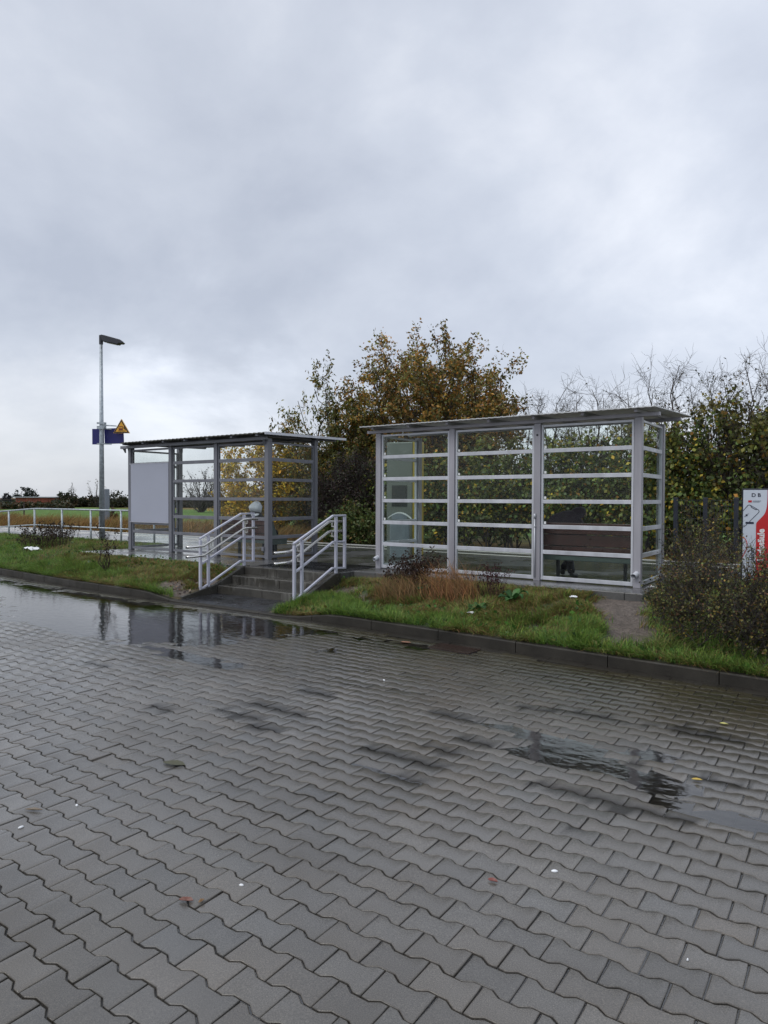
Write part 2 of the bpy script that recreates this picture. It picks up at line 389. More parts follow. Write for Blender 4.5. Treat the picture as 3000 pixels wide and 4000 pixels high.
gx = np.unique(np.concatenate([np.arange(-60, -26, 1.), np.arange(-26, 3.01, .1), np.arange(4, 15, 1.)]))
tt = np.concatenate([[0], np.linspace(.01, 1, 54)])
GX = np.repeat(gx[:, None], len(tt), 1); GY = ykerb(GX)+.05+tt[None, :]*(12.2-ykerb(GX)-.05)
GZ = gh(GX, GY)
nx, ny = GX.shape
idx = np.arange(nx*ny).reshape(nx, ny)
quads = np.stack([idx[:-1,:-1], idx[1:,:-1], idx[1:,1:], idx[:-1,1:]], -1).reshape(-1, 4)
dm = dirt(GX, GY); cn = fbm(GX, GY, 1.1)
gc = np.where(dm[..., None] > .4, A3(.105,.086,.072), np.where(cn[..., None] > .55, A3(.07,.055,.025), A3(.035,.055,.016)))
link('bank', mesh_arrays('bank', np.stack([GX,GY,GZ], -1).reshape(-1,3), [quads], gc.reshape(-1,3), True), M['soil'])
structure(bpy.data.objects['bank'])
# everything else underfoot
o = MB().box(-1500, 1500, -600, 14.3, -1.2, -.45).build('ground', M['earth']); structure(o)
o = MB().box(-1500, 1500, 14.36, 16.4, -1.2, -.30).build('track_bed', M['ballast']); structure(o)
fx = np.concatenate([[-1500,-800,-400,-200], np.arange(-150, 40, 5.), [60,120,300,900]]); fy = np.concatenate([np.arange(16.4, 40, 2), np.arange(40, 160, 8), [200,300,500,900,1800]])
FX, FY = np.meshgrid(fx, fy, indexing='ij'); FZ = .02+.10*fbm(FX, FY, .2)+.0*FX
i2 = np.arange(FX.size).reshape(FX.shape)
q2 = np.stack([i2[:-1,:-1], i2[1:,:-1], i2[1:,1:], i2[:-1,1:]], -1).reshape(-1,4)
structure(link('field', mesh_arrays('field', np.stack([FX,FY,FZ],-1).reshape(-1,3), [q2], None, True), M['field']))

# ------------------------------------------------------------------ paving of double-T stones
L_, P_, A_ = .207, .129, .011
JX, JY = -2.574, 1.535
basins = [(-12.6,6.2,4.5,.95,.013),(-9.0,5.75,2.4,.95,.013),(-6.9,5.5,1.5,.7,.012),(-9.5,4.6,2.5,.5,.006),(-6.2,4.6,1.5,.3,.007),(-6.3,6.45,1.5,.35,.010),(-18,6.6,4,.9,.012),(-4.4,5.7,.6,.25,.008),
          (-1.42,4.28,.42,.20,.014),(-.55,3.88,.42,.15,.013),(-1.0,4.6,.3,.14,.012),(-2.05,4.50,.5,.12,.011),(-1.7,4.12,.3,.10,.012),(-.9,4.15,.3,.12,.012),(-3.1,4.9,.6,.12,.010),(-3.9,6.45,1.0,.25,.010),
          (-2.35,3.35,.30,.07,.009),(-5.4,4.6,.5,.16,.009),(-3.8,2.48,.12,.06,.010),(-8.2,4.9,.8,.2,.009),(.6,4.2,.8,.3,.012)]
def und(x, y):
    u = .0068+.010*(fbm(x, y, .55, 3)-.5)+.0062*(fbm(x, y, 3.2, 2)-.5)
    for bx, by, sx, sy, d in basins:
        u = u-d*np.exp(-(((x-bx)/sx)**2+((y-by)/sy)**2))
    return u
WATER = -.0035
def tz(t):
    t = np.abs((t+.5) % 1-.5)   # 0 at a joint, .5 midway
    return np.clip(1-(t-.15)/.10, -1, 1)
prof = [(0,-1),(.17,-1),(.33,1),(.67,1),(.83,-1),(1,-1)]
outl = np.array([(u*L_, a*A_) for u, a in prof]+[(u*L_, P_-a*A_) for u, a in prof[::-1]])
def inset(poly, d):
    n = len(poly); o = []
    for i in range(n):
        a = poly[i-1]; b = poly[i]; c = poly[(i+1) % n]
        e1 = (b-a)/np.linalg.norm(b-a); e2 = (c-b)/np.linalg.norm(c-b)
        n1 = np.array([-e1[1], e1[0]]); n2 = np.array([-e2[1], e2[0]])
        m = n1+n2; m /= np.linalg.norm(m); o.append(b+m*d/max(.5, m@n1))
    return np.array(o)
rings = [(inset(outl, .0024), -.03), (inset(outl, .0024), -.0035), (inset(outl, .0038), -.0011), (inset(outl, .0075), 0.)]
tv = np.concatenate([np.column_stack([r, np.full(12, z)]) for r, z in rings])
tq = np.array([[k*12+i, k*12+(i+1) % 12, (k+1)*12+(i+1) % 12, (k+1)*12+i] for k in range(3) for i in range(12)])
b0 = 36
tc = np.array([[b0+0,b0+1,b0+10,b0+11],[b0+1,b0+2,b0+9,b0+10],[b0+2,b0+3,b0+8,b0+9],[b0+3,b0+4,b0+7,b0+8],[b0+4,b0+5,b0+6,b0+7]])
rr_ = np.arange(-14, 60); kk_ = np.arange(-110, 60)
RR, KK = np.meshgrid(rr_, kk_, indexing='ij')
SX = JX+(RR % 2)*L_/2+KK*L_; SY = JY+RR*P_
cxs = SX+L_/2; cys = SY+P_/2
keep = (np.abs(lateral(cxs, cys)) < np.maximum(0, depth(cxs, cys))*.72+3.4) & (depth(cxs, cys) > .2) & (cys < ykerb(cxs)-.12)
SX = SX[keep]; SY = SY[keep]; cxs = cxs[keep]; cys = cys[keep]; n = len(SX)
zc = und(cxs, cys)+rng.normal(0, .0009, n)
e = .06
sxg = (und(cxs+e, cys)-und(cxs-e, cys))/(2*e)+rng.normal(0, .0075, n); syg = (und(cxs, cys+e)-und(cxs, cys-e))/(2*e)+rng.normal(0, .0075, n)
V = np.repeat(tv[None], n, 0)
lx = V[..., 0]-L_/2; ly = V[..., 1]-P_/2
V[..., 2] += zc[:, None]+lx*sxg[:, None]+ly*syg[:, None]
V[..., 0] += SX[:, None]+rng.normal(0, .0006, n)[:, None]; V[..., 1] += SY[:, None]+rng.normal(0, .0006, n)[:, None]
off = (np.arange(n)*48)[:, None, None]
fq = np.concatenate([(tq[None]+off).reshape(-1,4), (tc[None]+off).reshape(-1,4)])
tint = .106*(1+rng.normal(0, .085, n)); warm = rng.normal(.075, .022, n)
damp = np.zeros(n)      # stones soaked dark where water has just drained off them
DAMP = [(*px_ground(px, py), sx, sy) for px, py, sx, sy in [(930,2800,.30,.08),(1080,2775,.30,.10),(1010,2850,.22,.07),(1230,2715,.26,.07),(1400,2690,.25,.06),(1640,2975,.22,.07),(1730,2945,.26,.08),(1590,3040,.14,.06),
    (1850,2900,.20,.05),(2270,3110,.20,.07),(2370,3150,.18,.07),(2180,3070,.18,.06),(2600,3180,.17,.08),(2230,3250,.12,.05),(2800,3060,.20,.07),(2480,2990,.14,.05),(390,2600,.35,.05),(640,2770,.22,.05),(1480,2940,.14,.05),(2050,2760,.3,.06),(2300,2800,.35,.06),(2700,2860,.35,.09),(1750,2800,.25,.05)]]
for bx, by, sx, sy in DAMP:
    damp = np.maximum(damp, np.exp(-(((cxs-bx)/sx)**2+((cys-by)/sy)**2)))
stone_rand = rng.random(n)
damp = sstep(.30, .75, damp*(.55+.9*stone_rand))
hedge_reflection = sstep(2.6, .2, ykerb(cxs)-cys+.9*(fbm(cxs, cys, 1.5)-.5))*sstep(-8.5, -2.5, cxs)  # dark brownish reflection of the hedge, put into the stone colour towards the right
stain = sstep(.45, .8, fbm(cxs, cys, .8))*.25
mossy = np.exp(-((cys-ykerb(cxs)+.35)/.5)**2)*.35
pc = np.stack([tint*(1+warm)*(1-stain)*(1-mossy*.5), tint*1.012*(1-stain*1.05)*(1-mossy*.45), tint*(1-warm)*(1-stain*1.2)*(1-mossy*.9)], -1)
pc *= (1-.62*hedge_reflection[:, None]*A3(.86,.92,1.1))
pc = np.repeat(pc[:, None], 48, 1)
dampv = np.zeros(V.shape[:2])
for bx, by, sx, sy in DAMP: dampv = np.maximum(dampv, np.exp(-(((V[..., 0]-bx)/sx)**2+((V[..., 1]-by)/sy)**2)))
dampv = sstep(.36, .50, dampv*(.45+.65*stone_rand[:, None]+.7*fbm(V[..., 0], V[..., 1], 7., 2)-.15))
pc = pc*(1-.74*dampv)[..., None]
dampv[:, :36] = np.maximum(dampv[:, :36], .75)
pc[:, :24] *= .55     # darker damp flanks where joint dirt sits on the stone
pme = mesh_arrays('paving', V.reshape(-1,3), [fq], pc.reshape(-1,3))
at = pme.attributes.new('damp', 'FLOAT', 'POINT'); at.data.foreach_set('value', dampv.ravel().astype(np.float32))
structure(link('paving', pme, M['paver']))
# joint sand bed following the same undulation, running on beyond the stones
sx_ = np.arange(-26, 8.01, .11); sy_a = np.linspace(0, 1, 95)
BX = np.repeat(sx_[:, None], len(sy_a), 1); BY = -2+sy_a[None]*(ykerb(BX)+.06+2)
BZ = und(BX, BY)-.0085
i3 = np.arange(BX.size).reshape(BX.shape); q3 = np.stack([i3[:-1,:-1], i3[1:,:-1], i3[1:,1:], i3[:-1,1:]], -1).reshape(-1,4)
structure(link('paving_bed', mesh_arrays('paving_bed', np.stack([BX,BY,BZ],-1).reshape(-1,3), [q3], None, True), M['sand']))
# edge course along the kerb: a strip of smooth gutter stones
ks = np.arange(-26, 8.01, .2)
gm = MB()
for a, b in zip(ks[:-1], ks[1:]):
    a2 = a+.003
    ya, yb = float(ykerb(a)), float(ykerb(b))
    za = float(und(a, ya-.07))-.001+random.gauss(0, .0006)
    gm.add([(a2,ya-.135,za),(b,yb-.135,za),(b,yb-.003,za),(a2,ya-.003,za),(a2,ya-.135,za-.05),(b,yb-.135,za-.05),(b,yb-.003,za-.05),(a2,ya-.003,za-.05)],
           [(0,1,2,3),(4,5,1,0),(5,6,2,1),(6,7,3,2),(7,4,0,3)])
structure(gm.build('gutter', M['kerb']))
WX = np.repeat(np.arange(-26, 8.01, .5)[:, None], 2, 1); WY = np.stack([np.full(len(WX), -2.), ykerb(WX[:, 0])+.02], -1)
i4 = np.arange(WX.size).reshape(WX.shape); q4 = np.stack([i4[:-1,:-1], i4[1:,:-1], i4[1:,1:], i4[:-1,1:]], -1).reshape(-1,4)
structure(link('water', mesh_arrays('water', np.stack([WX,WY,np.full(WX.shape, WATER)],-1).reshape(-1,3), [q4]), M['water']))
# outlying yard (never in the picture)
o = MB().box(-60, 40, -60, -2.0, -.4, -.004).build('yard', M['sand']); structure(o)

# ------------------------------------------------------------------ kerb
km = MB(); x = -40.
while x < 10:
    x2 = x+1.0
    xs = np.linspace(x+.004, x2-.004, 5)
    for a, b in zip(xs[:-1], xs[1:]):
        pts = []
        for q in (a, b):
            y0 = float(ykerb(q)); h = .022+.098*float(kerb_drop(q))
            pts += [(q,y0,-.2),(q,y0+.004,h-.012),(q,y0+.016,h),(q,y0+.10,h),(q,y0+.10,-.2)]
        km.add(pts, [(0,1,6,5),(1,2,7,6),(2,3,8,7),(3,4,9,8),(4,3,2,1,0),(5,6,7,8,9)])
    x = x2
structure(km.build('kerb', M['kerb']))

# ------------------------------------------------------------------ platform
pm = MB()
pm.box(-70, -14.4, 11.6, 14.18, -.3, PLAT)
pm.box(-14.4, -6.95, 8.62, 14.18, -.3, PLAT)
pm.box(-6.95, -2.27, 9.08, 14.18, -.3, PLAT)
pm.box(-2.27, 8, 12.6, 14.18, -.3, PLAT)
structure(pm.build('platform', M['slab'], bevel=.008))
structure(MB().box(-70, 8, 14.18, 14.36, -.4, PLAT+.006).build('platform_edge', M['coping'], bevel=.006))
structure(MB().box(-70, 8, 13.44, 13.56, PLAT-.05, PLAT+.004).build('platform_line', M['whiteline']))
sm = MB()                                   # studded tactile field between the shelters
sm.box(-8.9, -6.98, 8.78, 9.95, PLAT-.05, PLAT+.004)
for i in range(27):
    for j in range(16):
        sx, sy = -8.86+i*.07, 8.83+j*.07
        sm.prism([(sx-.02,sy-.02,PLAT+.004),(sx+.02,sy-.02,PLAT+.004),(sx+.02,sy+.02,PLAT+.004),(sx-.02,sy+.02,PLAT+.004)], (0,0,.005))
structure(sm.build('tactile_paving', M['stud']))
# small slab steps at the far left end of the platform
t = thing('slab_step', 'low concrete slab step in the grass at the end of the platform', 'step', (-14.4,8.8,.2))
MB().box(-.55,0,-.16,.35,-.1,.13).build('tread', M['step'], t, .006)

# ------------------------------------------------------------------ staircase
st = thing('staircase', 'three wet concrete steps leading up from the paved yard to the platform', 'stairs', (-7.94,7.9,.02))
for k, (y0, z1) in enumerate([(7.88,.159),(8.20,.298),(8.50,.432)]):
    m = MB()
    for a, b in ((-.995, .05+.08*k), (.056+.08*k, .995)):
        m.box(a, b, y0-7.9, 8.64-7.9 if k == 2 else y0+.40-7.9, -.1 if k == 0 else z1-.18, z1-.02)
    so_ = m.build('step', M['step'], st, .006)
    MB().box(-.985, .985, y0-7.9+.004, y0-7.9+.030, z1-.021, z1-.0165).build('nosing', M['nosing'], so_)  # thin pale strip along the front edge of each step
for sx in (-1.0, 1.0):
    xx = sx*1.04
    MB().prism([(xx-.035,-.75,-.1),(xx-.035,-.75,.03),(xx-.035,-.04,.16),(xx-.035,.62,.425),(xx-.035,.74,.425),(xx-.035,.74,-.1)], (.07,0,0)).build('side_wall', M['step'], st, .005)
structure(MB().add([(-9.0,7.02,.008),(-6.88,7.02,.008),(-6.88,7.9,.034),(-9.0,7.9,.034)], [(0,1,2,3)]).build('path', M['landing']))

def handrail(x, side, label):
    t = thing('stair_rail', label, 'railing', (x, 7.56, .1), 0, 'painted stair railings beside the steps')
    B = lambda y, z: (0, y-7.56, z-.1)
    w = .042
    for y, z0, z1 in ((7.566,.09,.945),(7.735,.03,1.02),(8.552,.36,1.352),(8.777,.50,1.352)):
        MB().bar(B(y,z0), B(y,z1), w, w, (0,1,0)).build('post', M['rail'], t, .004)
    def rail(pts, nm):
        m = MB()
        for p, q in zip(pts[:-1], pts[1:]): m.bar(B(*p), B(*q), w-.004, .028)
        m.build(nm, M['rail'], t, .003)
    rail([(7.545,.966),(8.48,1.372),(8.80,1.372)], 'top_rail')
    rail([(7.59,.548),(8.485,.953),(8.76,.946)], 'middle_rail')
    rail([(7.59,.128),(8.46,.533),(8.76,.515)], 'bottom_rail')
    s = side*.08
    for dz in (0, -.158):
        C = lambda y, z: (s, y-7.56, z-.1+dz)
        p = [C(7.22,.845), C(7.53,.847), C(7.575,.853), C(8.45,1.262), C(8.51,1.274), C(8.80,1.271)]
        g = MB().tube(p, .021, 10).build('grab_rail', M['steel'], t, smooth=True)
        MB().tube([C(7.216,.845), C(7.209,.845)], .017, 10).build('end_cap', M['black'], g)
        for y, z in ((7.735,.925),(8.552,1.27)):
            MB().bar((side*.021,y-7.56,z-.1+dz-.075),(s+side*.006,y-7.56,z-.1+dz-.075),.016,.016).bar((s,y-7.56,z-.1+dz-.067),(s,y-7.56,z-.1+dz-.012),.014,.014,(1,0,0)).build('bracket', M['steel'], t)
    for y, z in ((7.735,.80),(8.552,1.13)):
        MB().box(side*.0215,side*.0275,y-7.56-.016,y-7.56+.016,z-.1-.12,z-.1+.12).build('fixing_plate', M['steel'], t)
handrail(-9.0, 1, 'pale grey stair railing on the left of the steps, in front of the left shelter')
handrail(-6.9, -1, 'pale grey stair railing on the right of the steps, beside the grass bank')

# ------------------------------------------------------------------ shelters
def glazed(parent, x0, x1, y, zs, frame, glass, st=.03, end=False, stick=False, ypt=None):
    """framed glazing between stiles; zs = list of (rail bottom, rail top). end=True: runs along y (x0,x1 are y values, y is x)"""
    fm = MB(); pn = MB(); d = .022
    def bx(m, a, b, z0, z1, h):
        if end: m.box(y-h, y+h, a, b, z0, z1)
        else: m.box(a, b, y-h, y+h, z0, z1)
    z0, z1 = zs[0][0], zs[-1][1]
    bx(fm, x0, x0+st, z0, z1, d); bx(fm, x1-st, x1, z0, z1, d)
    for a, b in zs: bx(fm, x0+st, x1-st, a, b, d-.0015)
    o = fm.build('glazing_frame', frame, parent, .003)
    for (a, b), (c, e) in zip(zs[:-1], zs[1:]): bx(pn, x0+st-.004, x1-st+.004, b-.004, c+.004, .004)
    pn.build('pane', glass, o)
    if stick:
        for i, (a, b) in enumerate(zs[1:-1]):
            if i in (0,): continue
            MB().box(x0+st+.012, x0+st+.045, y-.0065, y-.0045, b+.012, b+.048).build('sticker', M['sticker'], o)
    return o

def ribbed_roof(x0, x1, y0, y1, z0, slope, pitch, hgt, th):
    m = MB(); n = int(round((x1-x0)/pitch))
    xs = []; zs = []
    for i in range(n):
        a = x0+(x1-x0)*i/n; p = (x1-x0)/n
        xs += [a, a+.5*p, a+.6*p, a+.9*p]; zs += [0, 0, hgt, hgt]
    xs.append(x1); zs.append(0)
    for i in range(len(xs)-1):
        vs = []
        for xx, zz in ((xs[i], zs[i]), (xs[i+1], zs[i+1])):
            vs += [(xx,y0,z0+zz),(xx,y1,z0+zz+slope*(y1-y0)),(xx,y1,z0+zz+slope*(y1-y0)+th),(xx,y0,z0+zz+th)]
        m.add(vs, [(0,1,5,4),(1,2,6,5),(2,3,7,6),(3,0,4,7)]+([(3,2,1,0)] if i == 0 else [])+([(4,5,6,7)] if i == len(xs)-2 else []))
    return m

def shelter_right():
    t = thing('waiting_shelter', 'silver framed glass waiting shelter on the right, all its bays glazed', 'shelter', (-2.495,9.70,PLAT))
    bay = 1.4525; D = 1.27; W = .05
    for k in range(4):
        p = MB().box(-bay*k-W, -bay*k+W, -W, W, 0, 2.345).build('post', M['post'], t, .004)
        if k in (0, 3):
            MB().tube([(-bay*k-.0,-W+.01,.20),(-bay*k-.02,-W-.085,.165)], [.036]*2, 14, False).tube([(-bay*k-.02,-W-.085,.165),(-bay*k-.0,-W+.01,.20)], [.031]*2, 14, False).build('drain_spout', M['alu'], p, smooth=True)
            MB().tube([(-bay*k-.004,-W-.012,.1953),(-bay*k-.003,-W-.010,.1955)], .030, 14).build('spout_opening', M['black'], p)
        if k == 1:
            MB().tube([(-bay+.0,-W-.001,2.17),(-bay+.0,-W-.0025,2.17)], .017, 12).build('round_hole', M['black'], p)
            MB().tube([(-bay-.025,-W-.016,.05),(-bay-.025,-W-.016,.93)], .012, 8).tube([(-bay-.025,-W-.016,.93),(-bay-.025,-W-.016,1.0)], .017, 8).tube([(-bay-.025,-W-.016,.80),(-bay-.025,-W-.016,.82)], .018, 8).build('conduit', M['alu'], p, smooth=True)
    for k in (0, 3):
        MB().box(-bay*k-W, -bay*k+W, D-W, D+W, 0, 2.36).build('post', M['post'], t, .004)
    for k in (1, 2):
        MB().box(-bay*k-.0, -bay*k+.0001, D, D, 2.3, 2.3) # the open front has no middle posts
    zr = [(.018,.072),(.402,.461),(.777,.8365),(1.152,1.209),(1.527,1.585),(1.905,1.9625),(2.285,2.318)]
    for k in range(3):
        glazed(t, -bay*(k+1)+W+.004, -bay*k-W-.010, .0, zr, M['alu'], M['glass'], stick=True)
    for k in (0, 3):
        glazed(t, W+.006, D-W-.006, -bay*k+.012*(1 if k == 0 else -1), zr, M['alu'], M['glass'], end=True)
    MB().box(-4.575, .283, -.075, -.015, 2.3455, 2.395).build('eaves_beam', M['post'], t, .003)
    MB().box(-4.575, .283, D-.03, D+.03, 2.40, 2.452).build('eaves_beam', M['post'], t, .003)
    sl = .043
    for i in range(7):
        x = .008-.7283*i
        MB().bar((x,-.225,2.3955+.0225-.175*sl+.0065), (x,2.15,2.3955+.0225+2.2*sl+.0065), .045, .045).build('rafter', M['post'], t, .002)
    ribbed_roof(-4.575, .283, -.30, 2.22, 2.437, sl, .10, .004, .012).build('roof', M['roofsheet'], t)
    return t
shelter_right()

def shelter_left():
    t = thing('waiting_shelter', 'darker grey waiting shelter on the left with a blank panel and mossy roof', 'shelter', (-9.615,9.78,PLAT))
    bay = 1.485; D = 1.40; W = .05
    for k in range(4):
        p = MB().box(-bay*k-W, -bay*k+W, -W, W, 0, 2.39).build('post', M['darkpost'], t, .004)
        if k in (0, 3):
            MB().box(-bay*k-W-.005, -bay*k+W+.005, -W-.004, W+.005, 2.33, 2.40).build('post_cap', M['darkpost'], p, .003)
        if k == 0:
            MB().box(-W-.065, -W-.001, -W-.03, -W+.035, .17, .25).build('junction_box', M['darkpost'], p, .004)
        if k == 3:
            MB().box(-bay*k-W-.05, -bay*k-W-.001, -.03, .03, .22, .30).build('junction_box', M['lamp'], p, .004)
    for k in (0, 3):
        p = MB().box(-bay*k-W, -bay*k+W, D-W, D+W, 0, 2.40).build('post', M['darkpost'], t, .004)
        MB().box(-bay*k-W-.005, -bay*k+W+.005, D-W-.005, D+W+.005, 2.36, 2.46).build('post_cap', M['darkpost'], p, .003)
    zr = [(.028,.075),(.40,.465),(.766,.836),(1.166,1.23),(1.558,1.62),(1.957,2.027),(2.30,2.34)]
    for k in range(2):
        glazed(t, -bay*(k+1)+W+.004, -bay*k-W-.004, .0, zr, M['darkpost'], M['glassL'])
    glazed(t, -bay*3+W+.004, -bay*2-W-.004, .0, [zr[0], zr[1], (.60,.66), (1.995,2.03), zr[-1]], M['darkpost'], M['glassL'])
    MB().box(-bay*3+W-.03, -bay*2-W-.012, -.047, -.024, .66, 2.0).build('blank_panel', M['panel'], t, .004)
    for a, b in ((1.999, 2.012), (.648, .6595)):
        MB().box(-bay*3+W-.04, -bay*2-W-.006, -.052, -.024, a, b).build('panel_trim', M['alu'], t)
    for k in (0, 3):
        glazed(t, W+.006, D-W-.006, -bay*k+.012*(1 if k == 0 else -1), zr, M['darkpost'], M['glassL'], end=True)
    MB().box(-4.69, .05, -.13, -.055, 2.365, 2.43).build('eaves_beam', M['darkpost'], t, .004)
    for x in (-4.62, -.06):
        MB().prism([(x,-.11,2.364),(x,-.056,2.364),(x,-.0515,2.27)], (.05,0,0)).build('gusset', M['darkpost'], t)
    MB().box(-4.5, .10, D-.03, D+.03, 2.464, 2.50).build('eaves_beam', M['darkpost'], t, .003)
    sl = .022
    for i in range(7):
        x = -.05-.72*i
        MB().bar((x,-.27,2.448), (x,2.15,2.448+2.42*sl), .06, .034).build('rafter', M['darkpost'], t)
    ribbed_roof(-4.46, .20, -.30, 2.22, 2.467, sl, .13, .009, .020).build('roof', M['mossroof'], t)
    MB().bar((.2125,-.30,2.475),(.2125,2.22,2.475+2.52*sl), .024, .05).build('verge_trim', M['alu'], t)
    return t
shelter_left()

# ------------------------------------------------------------------ benches
def bench(x, y, ln, label):
    t = thing('bench', label, 'bench', (x,y,PLAT), 0, 'wooden benches in the shelters')
    h = ln/2
    for z0, z1, yo in ((.70,.865,-.02),(.525,.69,.0),(.375,.515,.02)):
        MB().box(-h, h, yo, yo+.035, z0, z1).build('back_slat', M['wood'], t, .006)
    for i in range(4):
        MB().box(-h, h, .07+i*.1, .155+i*.1, .405, .435).build('seat_slat', M['wood'], t, .006)
    MB().box(-h-.02, h+.02, .03, .47, .30, .40).build('seat_frame', M['benchmetal'], t, .01)
    for s in (-1, 1):
        MB().prism([(s*h+s*.004,.02,.28),(s*h+s*.004,.46,.28),(s*h+s*.004,.46,.48),(s*h+s*.004,.16,.50),(s*h+s*.004,.05,.80),(s*h+s*.004,.02,.80)], (s*.02,0,0)).build('side_panel', M['benchmetal'], t, .004)
        MB().box(s*h*.75-.02, s*h*.75+.02, .30, .36, 0, .30).build('leg', M['black'], t, .004)
    return t
bench(-3.31, 9.88, 1.36, 'brown slatted bench inside the right shelter under the person in dark clothes')
bl_ = bench(-10.56, 10.08, 1.44, 'brown slatted bench inside the left shelter under the person in a pale hood')
bl_.scale = (1, 1, .94)

# ------------------------------------------------------------------ people
def skin_mesh(name, nodes, edges, mat, parent=None, root=0, sub=2):
    me = bpy.data.meshes.new(name); me.from_pydata([n[:3] for n in nodes], edges, []); me.update()
    o = link(name, me, mat, parent)
    md = o.modifiers.new('skin', 'SKIN'); md.use_smooth_shade = True
    if not me.skin_vertices: me.attributes
    sv = me.skin_vertices[0].data
    for i, n in enumerate(nodes):
        r = n[3]; sv[i].radius = r if isinstance(r, tuple) else (r, r)
        sv[i].use_root = (i == root)
    s = o.modifiers.new('sub', 'SUBSURF'); s.levels = sub; s.render_levels = sub
    return o
def rings_mesh(name, rings, mat, parent, wr=.006, seed=1, n=20):
    """closed soft cloth form from elliptical rings (cx, cy, cz, rx, ry)"""
    m = MB(); vs = []; k = len(rings); r = np.random.default_rng(seed); ph = r.uniform(0, 6, 6)
    for i, (cx, cy, cz, rx, ry) in enumerate(rings):
        for j in range(n):
            a = 2*PI*j/n; w = 1+wr/max(rx, .02)*(math.sin(3*a+ph[0]+i*.7)+.6*math.sin(5*a+ph[1]-i*1.1)+.5*math.sin(2*a+i*1.7+ph[2]))
            vs.append((cx+rx*w*math.cos(a), cy+ry*w*math.sin(a), cz+.35*wr*math.sin(2*a+ph[3]+i)))
    fs = [(i*n+j, i*n+(j+1) % n, (i+1)*n+(j+1) % n, (i+1)*n+j) for i in range(k-1) for j in range(n)]
    fs += [tuple(range(n-1,-1,-1)), tuple((k-1)*n+j for j in range(n))]
    m.add(vs, fs); o = m.build(name, mat, parent, smooth=True)
    sb = o.modifiers.new('sub', 'SUBSURF'); sb.levels = 1; sb.render_levels = 1
    return o
def hand_nodes(w, d, side):
    """wrist point w, forward direction d: palm plus five separate, unequal, curled fingers; returns nodes, edges (index 0 = wrist)"""
    d = Vector(d).normalized(); up = Vector((0,0,1)); s = d.cross(up).normalized()*side; dn = Vector((0,0,-1))
    w = Vector(w); nodes = [(*w, .022)]; edges = []
    palm = w+d*.05; nodes.append((*palm, .026)); edges.append((0,1))
    for i, (off, ln) in enumerate(((-.027,.062),(-.009,.074),(.009,.069),(.026,.054))):
        k = w+d*.092+s*off; b = len(nodes)
        a1 = k+d*ln*.5+dn*ln*.2; a2 = a1+d*ln*.25+dn*ln*.4
        nodes += [(*k, .0095), (*a1, .0085), (*a2, .007)]; edges += [(1,b),(b,b+1),(b+1,b+2)]
    b = len(nodes); k = w+d*.03-s*.034; a1 = k+d*.03-s*.016+dn*.012
    nodes += [(*k, .011), (*a1, .0085)]; edges += [(0,b),(b,b+1)]
    return nodes, edges
